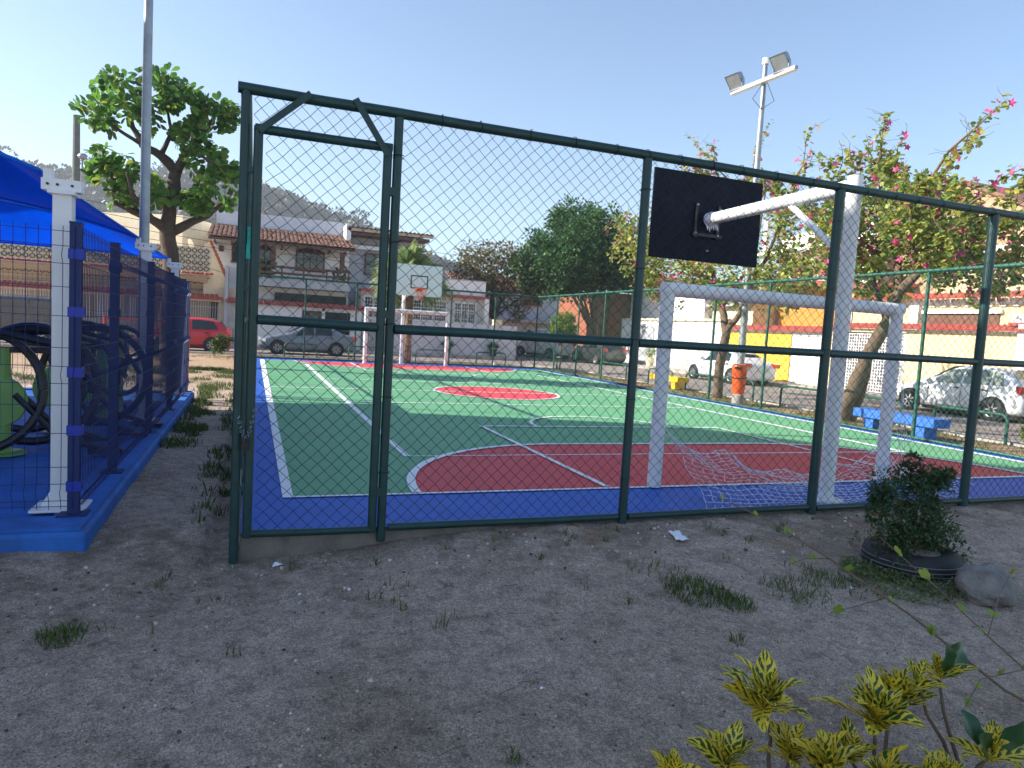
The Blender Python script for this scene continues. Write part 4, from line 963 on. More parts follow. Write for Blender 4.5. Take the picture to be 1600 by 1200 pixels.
window(h6, 22, 22.7, 35.74, 1.2, 2.6, W_WHITE)
MB().box(20.9, 21.0, 37, 38, .2, 2.2).build('door', W_ORA, h6)
tag(tiles(20.7, 30, 35.2, 4.4, 40, 6.2, .3, 8, .08).build('roof_tiles', T_BROWN, h6), kind='stuff')
h7 = thing('house', 'white house with dark shed roof beyond the flowering trees', 'house', (24, 33, -.3))
MB().box(22.2, 30, 27.2, 35.2, -.5, 4.6).build('wall', W_WHITE, h7)
MB().box(21.9, 30, 27, 35.3, 4.65, 4.95).build('roof', mat('dark_sheet', (.05, .05, .055), .7, .2), h7)
MB().box(21.9, 22.15, 29.5, 34.5, 2.35, 2.5).build('gate_lintel', T_PINK, h7); bars_ = MB()
for k in range(30): y = 29.6+k*.16; bars_.box(22.0, 22.03, y, y+.06, -.2, 2.3)
tag(bars_.build('gate_slats', W_GREY, h7), kind='stuff')

# right-hand terrace: street walls along x = 21
def wtiles(y0, y1, xf, zf, xb, zb, pitch=.2, rows=1, amp=.055):
    t = tiles(y0, y1, xf, zf, xb, zb, pitch, rows, amp)
    t.v = [(b, a, c) for a, b, c in t.v]; t.f = [f[::-1] for f in t.f]; return t
h8 = thing('house', 'white walled house with plain street wall beside the forked trunk', 'house', (23, 27, -.1))
MB().box(21.0, 21.2, 23.6, 34.0, -.3, 2.6).build('street_wall', W_WHITE, h8)
MB().box(20.9, 21.3, 23.6, 34, 2.6, 2.72).build('coping', W_CREAM, h8)
MB().box(22.6, 30, 23.7, 27, -.5, 3.6).build('wall', W_CREAM, h8)
MB().prism([(22.2, 23.6, 3.45), (22.2, 27.1, 3.45), (26, 27.1, 4.3), (26, 23.6, 4.3)], (0, 0, .12)).build('roof', CONC, h8)
for y0 in (24.3, 26.4, 28.8, 31): MB().box(20.975, 20.999, y0, y0+.9, .0, .55).build('base_panel', W_CREAM, h8)
MB().box(20.96, 20.99, 30.2, 31.8, -.2, 2.3).build('door', W_GREY, h8)
h9 = thing('house', 'yellow house with orange upper wall, red tile capping and white garage door', 'house', (23, 20, -.1))
MB().box(21.0, 21.2, 19.15, 23.55, -.3, 2.1).build('street_wall', W_YEL, h9); MB().box(21.0, 21.2, 17.0, 17.25, -.3, 2.1).build('street_wall', W_WHITE, h9)
MB().box(21.0, 21.2, 17.25, 19.15, 2.02, 2.1).build('lintel', W_WHITE, h9)
gd = MB().box(21.06, 21.1, 17.25, 19.15, -.2, 2.02).build('garage_door', W_WHITE, h9)
for k in range(6): MB().box(21.045, 21.06, 17.27, 19.13, .02+k*.33, .32+k*.33).build('door_panel', W_WHITE, gd)
MB().box(20.95, 21.25, 17.0, 23.55, 2.1, 2.2).build('coping', W_WHITE, h9); tag(wtiles(17.0, 23.55, 20.8, 2.2, 21.25, 2.42).build('wall_cap_tiles', T_PINK, h9), kind='stuff')
MB().box(24.0, 30, 19.0, 23.5, -.3, 4.6).build('wall', W_ORA, h9); MB().box(23.4, 30, 17.0, 18.98, -.3, 4.1).build('wall', W_YEL, h9)
wq = MB().box(23.36, 23.395, 17.3, 18.75, 2.2, 3.25).build('window', GLASS, h9); wb_ = MB()
for k in range(15): y = 17.3+k*.1; wb_.box(23.31, 23.34, y, y+.03, 2.2, 3.25)
wb_.box(23.3, 23.35, 17.2, 18.85, 3.25, 3.35).box(23.3, 23.35, 17.2, 18.85, 2.1, 2.2); tag(wb_.build('grille', WHITEC, wq), kind='stuff')
MB().prism([(23.0, 16.9, 4.1), (23.0, 23.6, 4.6), (30, 23.6, 5.4), (30, 16.9, 4.9)], (0, 0, .12)).build('roof', T_PINK, h9)
hA = thing('house', 'sand-coloured house with lattice gate, red tile bands and long dark panel for a balcony recess', 'house', (23, 11, -.1))
MB().box(21.0, 21.2, 4, 13.45, -.3, 2.3).build('street_wall', W_SAND, hA); MB().box(21.0, 21.2, 16.3, 16.98, -.3, 2.3).build('street_wall', W_SAND, hA)
MB().box(20.95, 21.25, 4, 16.98, 2.3, 2.38).build('coping', W_WHITE, hA); tag(wtiles(4, 16.98, 20.78, 2.38, 21.25, 2.58).build('wall_cap_tiles', T_PINK, hA), kind='stuff')
lat = MB(); yy = 13.5
while yy < 16.25: lat.box(21.04, 21.08, yy, yy+.03, .0, 2.2); yy += .12
zz = .0
while zz < 2.2: lat.box(21.035, 21.085, 13.47, 16.28, zz, zz+.03); zz += .12
go = thing('lattice_gate', 'white square-lattice gate in the sand-coloured street wall', 'gate', (21.1, 14.9, -.1)); tag(lat.build('lattice', WHITEC, go), kind='stuff')
MB().box(21.02, 21.1, 13.46, 13.56, -.1, 2.28).build('jamb', WHITEC, go); MB().box(21.02, 21.1, 16.2, 16.29, -.1, 2.28).build('jamb', WHITEC, go); MB().box(21.15, 21.19, 13.56, 16.2, -.1, 2.25).build('backing', WOOD, go)
MB().box(22.02, 30, 4, 16.9, -.3, 3.315).build('wall', W_SAND, hA)
MB().box(21.9, 30, 4, 16.9, 3.32, 3.5).build('floor_band', W_WHITE, hA); tag(wtiles(4, 16.9, 21.6, 3.5, 22.1, 3.72).build('band_tiles', T_PINK, hA), kind='stuff')
MB().box(21.98, 22.018, 10.9, 13.6, 2.3, 3.0).build('recess_shade_panel', mat('recess_shade_brown', (.16, .075, .05), .85, .3, 6), hA); MB().box(21.9, 22.018, 10.8, 13.7, 3.0, 3.12).build('lintel', W_WHITE, hA)  # flat brown panel on the wall; a recess's shade is painted into its colour
MB().box(21.8, 22.018, 13.75, 14.1, -.2, 3.3).build('column', W_WHITE, hA); MB().box(21.8, 22.018, 9.1, 9.5, -.2, 3.3).build('column', W_WHITE, hA)
MB().box(22.4, 30, 4, 13.6, 3.5, 5.1).build('upper_wall', W_SAND, hA); MB().box(22.2, 30, 4, 13.7, 5.1, 5.28).build('cornice', W_WHITE, hA)
bt = MB()
y = 4
while y < 16.8: bt.box(21.94, 22.018, y, y+.2, 3.24, 3.315); y += .42
tag(bt.build('dentil_blocks', W_WHITE, hA), kind='stuff')
ns = MB().box(20.9, 20.96, 9.0, 9.75, 2.66, 2.9).build('name_board', W_WHITE, hA); MB().box(20.86, 20.97, 8.9, 9.85, 2.58, 2.655).build('board_ledge', T_PINK, ns)
cu = bpy.data.curves.new('lettering', 'FONT'); cu.body = 'Av.235'; cu.size = .2; cu.align_x = 'CENTER'; cu.align_y = 'CENTER'; cu.extrude = .004
co = bpy.data.objects.new('lettering', cu); COL.objects.link(co); co.data.materials.append(BLACK)
dg = bpy.context.evaluated_depsgraph_get(); dg.update(); lm = bpy.data.meshes.new_from_object(co.evaluated_get(dg)); bpy.data.objects.remove(co)
lo = bpy.data.objects.new('lettering', lm); COL.objects.link(lo); lo.parent = ns
lo.matrix_local = Matrix.Translation(Vector((20.895, 9.38, 2.78))-root_loc(ns)) @ Matrix(((0, 0, -1, 0), (-1, 0, 0, 0), (0, 1, 0, 0), (0, 0, 0, 1)))
gp_ = MB().box(20.85, 21.25, 9.15, 9.5, -.3, 2.6).build('gate_post', W_WHITE, hA)
hB = thing('house', 'brown gabled house rising behind the sand-coloured one', 'house', (28, 13, -.1))
MB().box(25.5, 36, 12.4, 18, -.3, 6.8).build('wall', W_BROWN, hB)
MB().prism([(25.2, 12.0, 6.8), (25.2, 18.3, 6.8), (25.2, 15.0, 8.3)][::-1], (10, 0, 0)).build('gable', W_BROWN, hB)
for a, b in (((12.0, 6.8), (15.0, 8.3)), ((18.3, 6.8), (15.0, 8.3))): MB().prism([(25.0, a[0], a[1]), (25.0, b[0], b[1]), (25.0, b[0], b[1]+.14), (25.0, a[0], a[1]+.14)], (10.5, 0, 0)).build('roof_slope', T_BROWN, hB)
wt = thing('water_tank', 'blue plastic water tank with lid on the white roof terrace', 'water tank', (26.5, 12.2, 5.0))
tw = MB().box(25, 34, 4, 12.3, 5.28, 5.75).build('roof_terrace', W_WHITE, hA)
o = MB().lathe([(0, 0), (.55, 0), (.7, .35), (.72, .5), (.62, .55), (.5, .68), (0, .72)], (25.8, 11.4, 5.752), n=22).build('tank_body', mat('tank_blue', (.03, .07, .4), .4, .1), wt, True); MB().lathe([(.63, .54), (.66, .56), (.63, .6)], (25.8, 11.4, 5.752), n=22).build('lid_rim', NAVY, wt)
hC = thing('house', 'white upper storey with sloping sheet roof seen through the flowering branches', 'house', (26, 21, -.1))
MB().box(25.5, 34, 19, 25.5, 4, 7.4).build('wall', W_WHITE, hC)
MB().prism([(24.2, 18.2, 7.5), (24.2, 26.2, 8.6), (34, 26.2, 9.4), (34, 18.2, 8.3)], (0, 0, .14)).build('roof', T_BROWN, hC)
for y in (18.7, 22.0, 25.6): MB().box(24.6, 24.85, y, y+.25, 4, 8.2).build('column', W_WHITE, hC)
MB().box(24.3, 25.5, 18.4, 25.9, 6.3, 6.5).build('terrace_slab', W_WHITE, hC)

# unseen gabled block added left of frame to cast shade over the near court
hz = thing('shade_caster_block', 'unseen gabled block added left of the exercise yard as a shade caster', 'shade caster', (-15, 4, -.1))
MB().box(-20, -10.2, -2.2, 9.75, -.3, 9.9).build('wall', W_WHITE, hz)
MB().prism([(-10.2, 9.75, 9.9), (-10.2, 6.75, 11.75), (-10.2, .8, 11.75), (-10.2, -2.2, 9.9)], (-9.8, 0, 0)).build('roof', T_BROWN, hz)
for y in (-1.6, 1.2, 4, 7):
    for z in (1, 4, 7): w_ = MB().box(-10.2, -10.15, y, y+1.4, z, z+1.3).build('window', WOOD, hz); MB().box(-10.149, -10.14, y+.08, y+1.32, z+.08, z+1.22).build('pane', GLASS, w_)

# utility pole and wires
up_ = thing('utility_pole', 'weathered concrete utility pole with a small street lamp behind the almond tree', 'utility pole', (-8.25, 30.2, -.1))
MB().tube([(-8.25, 30.2, -.3), (-8.25, 30.2, 9.6)], [.2, .13], 12).build('shaft', mat('pole_grey', (.13, .14, .13), .85, .2, 4, .2), up_)
MB().tube([(-8.1, 30.1, 5.6), (-7.95, 29.8, 7.2), (-7.85, 29.4, 7.7)], .035, 6).build('lamp_arm', GALV, up_)
o = MB().lathe([(0, -.1), (.12, -.08), (.2, .05), (.12, .14), (0, .16)], (-7.83, 29.3, 7.72), (0, -.4, .9), 12).build('lamp', GALV, up_, True)
MB().box(-8.7, -7.8, 30.05, 30.12, 5.9, 6.0).build('cross_arm', WOOD, up_)
for k in range(3): MB().lathe([(0, 0), (.05, .02), (.03, .08), (.05, .12), (0, .16)], (-8.6+.3*k, 30.08, 6.0), n=8).build('insulator', W_WHITE, up_)
for k, (za, zb, xb, yb) in enumerate(((6.1, 6.0, 22, 33), (5.7, 5.2, 22, 33.2), (5.3, 4.7, 22, 33), (4.9, 5.1, 4.2, 35.4), (5.5, 3.6, -2.3, 34.3), (6.15, 6.2, -40, 30))):
    a, b = Vector((-8.25, 30.1, za)), Vector((xb, yb, zb)); sag = .02*(b-a).length
    o = MB().tube([a.lerp(b, t/16)-Vector((0, 0, sag*4*(t/16)*(1-t/16))) for t in range(17)], .014, 4).build('overhead_cable', BLACK)
    tag(o, ('topmost of the three black cables running from the concrete pole past the palm', 'middle one of the three black cables running from the concrete pole past the palm', 'lowest of the three black cables running from the concrete pole past the palm', 'black cable from the concrete pole to the grey unfinished house', 'sagging black cable from the concrete pole to the red-coped party wall', 'black cable leaving the concrete pole away from the almond tree')[k], 'cable', 'overhead cables')

# ------------------------------------------------------------------ vegetation
def rdir(zlo=-1):
    while True:
        v = Vector((rnd(-1, 1), rnd(-1, 1), rnd(zlo, 1)))
        if .05 < v.length < 1: return v.normalized()
def add_leaf(mb, p, d, up, Ln, W, shape=0):
    s = d.cross(up)
    s = s.normalized()*W if s.length > 1e-4 else d.orthogonal().normalized()*W
    n = s.cross(d).normalized()*Ln*.12
    if shape == 0: mb.poly([p, p+d*Ln*.45+s, p+d*Ln-n, p+d*Ln*.45-s])
    elif shape == 1: mb.poly([p, p+d*Ln*.35+s*.6, p+d*Ln*.7+s-n*.5, p+d*Ln*.93+s*.55-n, p+d*Ln-n*1.2, p+d*Ln*.93-s*.55-n, p+d*Ln*.7-s-n*.5, p+d*Ln*.35-s*.6])
    else: mb.poly([p, p+d*Ln*.25+s*.95, p+d*Ln*.8+s*.9-n, p+d*Ln+s*.4-n, p+d*Ln*.82-n*.6, p+d*Ln-s*.4-n, p+d*Ln*.8-s*.9-n, p+d*Ln*.25-s*.95])
def crown(clusters, per, Ln, W, nm, shape=0, clump=.38, droop=0., weights=None):
    mb = MB()
    for c, r in clusters:
        c = Vector(c); k = min(90, max(7, int(26*(r/clump/2.2)**2)))
        for q in range(k):
            cc = c+rdir()*r*rnd(.35, 1)**.5*.85; cr = clump*rnd(.6, 1.25)*min(1, r); tone = random.random()
            for j in range(int(per*rnd(.7, 1.3))):
                d = rdir(-.6); p = cc+d*cr*rnd(.45, 1)
                dd = (d+rdir()*.7-Vector((0, 0, droop))).normalized()
                if weights: mb.cur = random.choices(range(nm), weights)[0]
                else: mb.cur = min(nm-1, int(abs(random.gauss(tone*nm*.8, .7))))
                add_leaf(mb, p, dd, (rdir()*.6+Vector((0, 0, 1))).normalized(), Ln*rnd(.7, 1.2), W*rnd(.75, 1.15), shape)
    return mb
def limbs(par, paths, m, name='branch', n=8):
    for k, (pts, r) in enumerate(paths):
        pts = [Vector(p) for p in pts]; rs = [lerp(r[0], r[1], i/(len(pts)-1)) for i in range(len(pts))]
        # subdivide with wobble
        P_, R_ = [], []
        for i in range(len(pts)-1):
            for q in range(3):
                f = q/3; p = pts[i].lerp(pts[i+1], f); 
                if not (i == 0 and q == 0): p = p+Vector((rnd(-1, 1), rnd(-1, 1), rnd(-.4, .4)))*rs[i]*.22
                P_.append(p); R_.append(lerp(rs[i], rs[i+1], f)*rnd(.93, 1.08))
        P_.append(pts[-1]); R_.append(rs[-1])
        MB().tube(P_, R_, n).build('trunk' if k == 0 else name, m, par, True)
def wander(a, b, n=4, w=.1):
    a, b = Vector(a), Vector(b); return [a.lerp(b, i/n)+(rdir()*w*(b-a).length*.5 if 0 < i < n else Vector((0, 0, 0))) for i in range(n+1)]

# sea-almond tree
al = thing('almond_tree', 'tall broad-leaved almond tree with open tiers standing before the hexagon lattice house', 'tree', (-3.1, 17, -.1))
Y0 = 17
L2 = lambda *a: [(x, Y0+dy, z) for x, dy, z in a]
limbs(al, [(L2((-3.09, 0, -.3), (-3.16, 0, 1.4), (-3.19, 0, 2.7), (-3.26, 0, 3.93), (-3.14, .1, 4.75), (-3.08, .1, 5.46)), (.27, .15)),
           (L2((-3.08, .1, 5.4), (-3.49, .2, 5.84), (-3.93, .2, 6.04), (-4.2, .3, 6.51), (-4.37, .4, 7.1)), (.15, .04)),
           (L2((-3.08, .1, 5.4), (-2.84, -.1, 5.93), (-2.44, -.3, 6.35), (-2.12, -.4, 6.93)), (.13, .04)),
           (L2((-3.22, 0, 3.75), (-3.61, -.2, 3.99), (-4.09, -.4, 4.16), (-4.48, -.5, 4.3), (-4.6, -.5, 5.2)), (.14, .04)),
           (L2((-3.2, 0, 3.7), (-2.64, .1, 4.09), (-2.23, .2, 4.32), (-1.89, .3, 4.7)), (.14, .05)),
           (L2((-3.49, .2, 5.84), (-3.26, .5, 6.57), (-3.4, .7, 7.3)), (.08, .03)), (L2((-3.93, .2, 6.04), (-4.6, .1, 6.4), (-5.05, 0, 6.6)), (.06, .02)),
           (L2((-2.84, -.1, 5.93), (-2.4, -.7, 5.8), (-1.95, -1, 5.5)), (.07, .03)), (L2((-3.1, 0, 4.6), (-2.7, .8, 5.0), (-2.4, 1.2, 5.8)), (.09, .03)), (L2((-3.61, -.2, 3.99), (-4.0, -1, 4.5), (-4.1, -1.3, 5.0)), (.08, .03))], BARKD)
ac = [(-4.45, 7.24, .64), (-3.67, 7.46, .55), (-2.87, 7.25, .66), (-2.12, 7.1, .49), (-5.05, 6.64, .4), (-3.9, 6.73, .44), (-2.69, 6.4, .6), (-2.43, 5.82, .6), (-1.91, 5.44, .54), (-2.07, 4.79, .5), (-4.61, 5.43, .55), (-4.07, 4.98, .66), (-4.8, 5.06, .41), (-4.28, 4.49, .38), (-2.65, 4.5, .43), (-3.38, 4.72, .35), (-3.2, 7.62, .48), (-1.62, 7.18, .25)]
ros = []; cmb = MB()
for x, z, r in ac:
    for k in range(int(6+26*r)):
        d = rdir(-.5); ros.append(Vector((x, Y0, z))+Vector((d.x*r, d.y*max(1.0, r*1.7), d.z*r*.9))*rnd(.35, 1)**.6)
LEAFM = {}
def leaf_mesh(key, m, Ln, W):
    mb = MB(); add_leaf(mb, Vector((0, 0, 0)), Vector((0, 1, 0)), Vector((0, 0, 1)), Ln, W, 1); o = mb.build('leaf', m); me = o.data; bpy.data.objects.remove(o); return me
alm_meshes = [leaf_mesh('a', LEAFMIX['almond'][k], .25, .075) for k in (0, 1, 2, 1, 0, 3)]
nl = 0
for c in ros:
    tilt = rdir(.2); n_ = random.randint(7, 11); a0 = rnd(0, 6.28); e1 = tilt.orthogonal().normalized(); e2 = tilt.cross(e1)
    for k in range(n_):
        a = a0+k*6.28/n_+rnd(-.2, .2); d = (e1*math.cos(a)+e2*math.sin(a)+tilt*rnd(-.25, .5)-Vector((0, 0, .15))).normalized()
        if nl < 300 and c.y < 16.5 and k % 3 == 0:
            o = bpy.data.objects.new('leaf', alm_meshes[(nl*7) % 6]); COL.objects.link(o); o.parent = al
            yv = d; xv = d.cross(Vector((0, 0, 1)));  xv = xv.normalized() if xv.length > .01 else d.orthogonal(); zv = xv.cross(yv)
            M_ = Matrix((xv, yv, zv)).transposed().to_4x4(); M_.translation = c-al.location+d*.04; o.matrix_local = M_; nl += 1
        else:
            cmb.cur = random.choices((0, 1, 2, 3), (4, 4, 3, .7))[0]; add_leaf(cmb, c+d*.04, d, (tilt+rdir()*.3).normalized(), .26*rnd(.7, 1.1), .078, 1)
tag(cmb.build('crown', LEAFMIX['almond'], al), kind='stuff')

# pink-flowered orchid trees on the right
def orchid_tree(label, paths, cl, sprays, X0, base, dens):
    t = thing('flowering_tree', label, 'tree', base, 'pink-flowered trees beside the court')
    limbs(t, paths, BARK)
    cs = []
    for y, z, r in cl:
        for k in range(3): cs.append(((X0+rnd(-1.2, 1.7), y+rnd(-.35, .35), z+rnd(-.25, .25)), r*rnd(.85, 1.15)))
    lv = crown(cs, dens, .105, .05, 5, 2, .36, .35, (4, 4, 3, 1.2, .8))
    tw = MB()
    for c, r in cs:
        for k in range(4): e = Vector(c)+rdir(-.2)*r*1.25; tw.tube(wander(Vector(c)-Vector((0, 0, .2)), e, 3, .25), [.012, .009, .006, .004], 4, False)
    for a, b in sprays:
        pts = wander(a, b, 5, .12); tw.tube(pts, [.03, .024, .018, .012, .008, .004], 5, False)
        for k in range(60):
            f = rnd(.25, 1); i = min(4, int(f*5)); p = pts[i].lerp(pts[i+1], f*5-i)+rdir()*rnd(.02, .16); lv.cur = random.choices(range(5), (4, 4, 3, 1.5, 1))[0]
            add_leaf(lv, p, (rdir()-Vector((0, 0, .4))).normalized(), Vector((0, 0, 1)), .1*rnd(.7, 1.1), .045, 2)
        for k in range(5): f = rnd(.4, 1); i = min(4, int(f*5)); p = pts[i].lerp(pts[i+1], f*5-i); tw.tube(wander(p, p+rdir(.0)*rnd(.25, .5), 3, .2), .004, 3, False)
    tag(tw.build('twigs', BARK, t), kind='stuff'); tag(lv.build('crown', LEAFMIX['orchid'], t), kind='stuff')
    fl_ = MB()
    pos = [Vector(c)+rdir()*r*rnd(.7, 1.05) for c, r in cs for k in range(5)]+[Vector(a).lerp(Vector(b), rnd(.5, 1))+rdir()*.12 for a, b in sprays for k in range(4)]
    for p in pos:
        ax = rdir(-.3); e1 = ax.orthogonal().normalized(); e2 = ax.cross(e1); fl_.cur = random.randrange(3)
        for k in range(5): a = k*1.257; d = (e1*math.cos(a)+e2*math.sin(a)+ax*.35).normalized(); add_leaf(fl_, p, d, ax, .085*rnd(.8, 1.2), .024)
    tag(fl_.build('flowers', LEAFMIX['petal'], t), kind='stuff')
    return t
X0 = 11.6
S = lambda *a: [(X0+dx, y, z) for y, z, dx in a]
orchid_tree('upright pink-flowered tree with a forked trunk beside the yellow bench',
    [(S((11.85, -.3, .25), (11.66, .88, .1), (11.34, 1.8, 0), (11.64, 2.53, 0), (12.03, 3.27, 0), (12.68, 4.06, .1), (12.6, 5.6, .2)), (.15, .04)),
     (S((11.34, 1.8, 0), (10.99, 2.34, .1), (10.68, 3.04, .1), (10.14, 3.86, .2), (9.7, 5.0, .2)), (.09, .03)), (S((12.03, 3.2, 0), (13.4, 3.9, -.3), (15.0, 4.6, -.5)), (.06, .02)), (S((11.64, 2.5, 0), (11.5, 4, .9), (11.4, 6, 1.0)), (.06, .02)), (S((12.5, 4, 0), (13.9, 4.4, .8), (16.2, 5.2, .9)), (.05, .015))],
    [(12.9, 6.6, .3), (12.07, 6.2, .35), (10.99, 5.9, .3), (13.95, 5.7, .45), (15.71, 5.3, .65), (14.03, 4.17, .8), (15.94, 4.11, .6), (12.27, 3.5, .65), (14.23, 3.2, .5), (10.86, 3.5, .7), (9.68, 3.98, .75), (9.33, 4.91, .65), (10.0, 3.1, .5), (8.87, 3.2, .6), (17.6, 5.0, .4), (15.73, 3.0, .5), (9.53, 5.4, .3)],
    [((11.6, 11.5, 5.6), (11.3, 13.5, 7.7)), ((11.8, 11.4, 5.6), (12.2, 11.0, 7.6)), ((11.8, 9.8, 4.8), (11.6, 8.6, 6.9)), ((11.6, 9.6, 4.8), (12.0, 9.0, 6.4)), ((11.5, 13, 5.0), (11.0, 14.6, 6.6)), ((11.6, 12, 5.5), (11.2, 12.2, 7.2))], X0, (11.85, 11.85, -.1), 12)
orchid_tree('leaning pink-flowered tree with a slanted trunk beside the blue bench',
    [(S((7.25, -.3, .15), (6.82, .62, .05), (6.47, 1.36, 0), (6.08, 2.19, 0), (5.83, 2.79, 0), (5.48, 3.1, 0), (4.97, 3.44, .1), (4.6, 4.3, .2)), (.19, .04)),
     (S((5.83, 2.75, 0), (6.07, 3.53, .1), (6.59, 4.53, .1), (6.7, 5.6, .1)), (.09, .025)), (S((7.05, -.2, .3), (6.75, .5, .25), (6.5, 1.2, .1)), (.08, .06)), (S((5.5, 3.1, 0), (5.5, 4.38, -.3), (4.8, 5.36, -.3), (3.9, 5.95, -.3)), (.05, .012)), (S((6.08, 2.2, 0), (7.0, 3.2, .5), (7.7, 4.1, .6)), (.07, .02)), (S((5.2, 3.3, 0), (4.2, 3.3, .7), (3.6, 3.5, .9)), (.05, .015))],
    [(6.9, 5.55, .4), (5.86, 4.9, .36), (7.14, 4.9, .5), (6.08, 4.44, .68), (5.18, 4.19, .64), (4.48, 3.86, .55), (6.83, 3.85, .72), (5.65, 3.45, .66), (4.64, 3.1, .5), (7.47, 3.4, .6), (6.55, 3.1, .5), (3.93, 3.34, .4), (3.63, 3.65, .34), (5.11, 4.7, .34), (4.43, 4.4, .28), (7.99, 4.26, .55)],
    [((11.3, 5.2, 4.8), (11.2, 3.7, 6.0)), ((11.3, 5.0, 4.9), (11.0, 4.0, 5.5)), ((11.5, 4.5, 4.3), (11.3, 3.4, 4.75)), ((11.5, 6.6, 5.5), (11.4, 6.4, 6.55)), ((11.6, 4.5, 3.3), (11.6, 4.1, 2.4)), ((11.4, 6.9, 4.6), (11.4, 7.3, 6.1)), ((11.4, 6.2, 4.6), (11.3, 5.8, 5.9)), ((11.3, 5.6, 4.6), (11.2, 4.6, 5.0))], X0, (11.75, 7.2, -.1), 19)

# dense dark ficus across the street
fi = thing('ficus_tree', 'dense dark green round-crowned tree with many thin trunks at the street corner', 'tree', (20, 36, -.2))
fc = [(18.24, 8.58, 1.6), (19.59, 8.93, 1.01), (16.57, 6.79, 1.59), (15.35, 5.5, 1.39), (18.39, 6.56, 2.02), (20.66, 7.18, 1.85), (22.29, 7.6, 1.45), (21.74, 5.8, 1.46), (19.88, 5.3, 1.5), (17.63, 5.0, 1.42), (15.6, 4.4, .9), (23.15, 6.15, 1.05), (14.6, 6.0, .7)]
cl = []
for x, z, r in fc:
    cl.append(((x, 36+rnd(-.6, .6), z), r)); cl.append(((lerp(x, 19, .2), 36+rnd(-2.5, -1.2), z-.3), r*.8)); cl.append(((lerp(x, 19, .2), 37.8, z), r*.8))
tag(crown(cl, 52, .22, .08, 4, 0, .62, .1).build('crown', LEAFMIX['ficus'], fi), kind='stuff')
tr_ = [([(20, 36, -.3), (20.0, 36, 2), (19.9, 36, 4.2), (19.5, 36, 6.5)], (.3, .1))]
for k in range(9): a = rnd(0, 6.28); tr_.append(([(20+.3*math.cos(a), 36+.3*math.sin(a), -.3), (20+.45*math.cos(a), 36+.4*math.sin(a), 2.2), (19.6+2.2*math.cos(a), 36+1.8*math.sin(a), 5.2)], (.12, .05)))
limbs(fi, tr_, mat('bark_red', (.16, .075, .05), .9, .3, 8, .6, 25))

dt = thing('dry_leaf_tree', 'sparse brownish tree behind the low pale house', 'tree', (13.6, 38, -.2))
dc = [(12.13, 6.14, .89), (13.42, 6.26, 1.02), (14.74, 6.38, .9), (11.76, 5.1, .89), (13.06, 5.0, 1.14), (14.83, 4.94, 1.16), (14.01, 3.63, 1.03), (15.79, 3.97, .92), (12.45, 4.13, .81), (16.3, 5.2, .9), (15.2, 2.9, .8)]
cl = [((x+rnd(-.3, .3), 38+dy, z), r*.9) for x, z, r in dc for dy in (-1.1, .3, 1.5)]
tag(crown(cl, 17, .2, .07, 4, 0, .5, .2).build('crown', LEAFMIX['dry'], dt), kind='stuff')
limbs(dt, [([(13.8, 38, -.3), (13.7, 38, 2), (13.5, 38, 4.3), (13.3, 38, 6)], (.16, .05))]+[(wander((13.7, 38, 2.2), (x, 38+rnd(-1, 1), z), 4, .15), (.08, .02)) for x, z, r in dc[:9]], BARKD)

tp = thing('clipped_tree', 'small round clipped tree with yellowish top on a thin stem', 'tree', (12.1, 23.6, -.1))
tag(crown([((12.1, 23.6, 1.8), .66), ((12.2, 23.5, 2.1), .5), ((11.75, 23.6, 1.65), .5), ((12.5, 23.7, 1.6), .5)], 80, .085, .036, 3, 0, .26).build('crown', LEAFMIX['lime'], tp), kind='stuff')
limbs(tp, [([(12.1, 23.6, -.2), (12.12, 23.6, .6), (12.1, 23.6, 1.4)], (.035, .025))], BARK)

# fan palm
pa = thing('fan_palm', 'fan palm with a stout trunk behind the far goal', 'palm', (5.3, 24.6, -.1))
MB().tube([(5.3, 24.6, -.2), (5.32, 24.6, 1.2), (5.3, 24.6, 2.4), (5.28, 24.6, 3.4)], [.18, .15, .16, .22], 12).build('trunk', mat('palm_trunk', (.2, .12, .07), .9, .35, 12, .9, 20), pa, True)
for k in range(34):
    a = k*2.4+rnd(-.2, .2); el = lerp(1.4, -.5, (k/33)**.85); d = Vector((math.cos(a)*math.cos(el), math.sin(a)*math.cos(el), math.sin(el)))
    b0 = Vector((5.28, 24.6, 3.4)); Lp = rnd(.75, 1.1); hub = b0+d*Lp-Vector((0, 0, .1*Lp*max(0, 1-el))); fm = MB(); s = d.cross(Vector((0, 0, 1))); s = s.normalized() if s.length > .05 else Vector((1, 0, 0)); n = s.cross(d); ro_ = rnd(-1.1, 1.1); s, n = s*math.cos(ro_)+n*math.sin(ro_), n*math.cos(ro_)-s*math.sin(ro_)
    fm.cur = 0; fm.tube([b0, b0.lerp(hub, .5)+Vector((0, 0, .06)), hub], .014, 5); nseg = 24
    for q in range(nseg):
        an = lerp(-1.9, 1.9, q/(nseg-1)); ld = (d*math.cos(an)+s*math.sin(an)).normalized(); ln = .98*(1-.18*abs(an)/1.9)*rnd(.93, 1.05); wd = .05
        cr = ld.cross(n).normalized()*wd; tip = hub+ld*ln-Vector((0, 0, .22*rnd(.6, 1.3))); m1 = hub+ld*ln*.6+n*.03
        fm.cur = random.choice((0, 1, 1, 2)); fm.poly([hub, m1+cr, tip, m1-cr])
    fm.build('frond', LEAFMIX['palm'], pa)

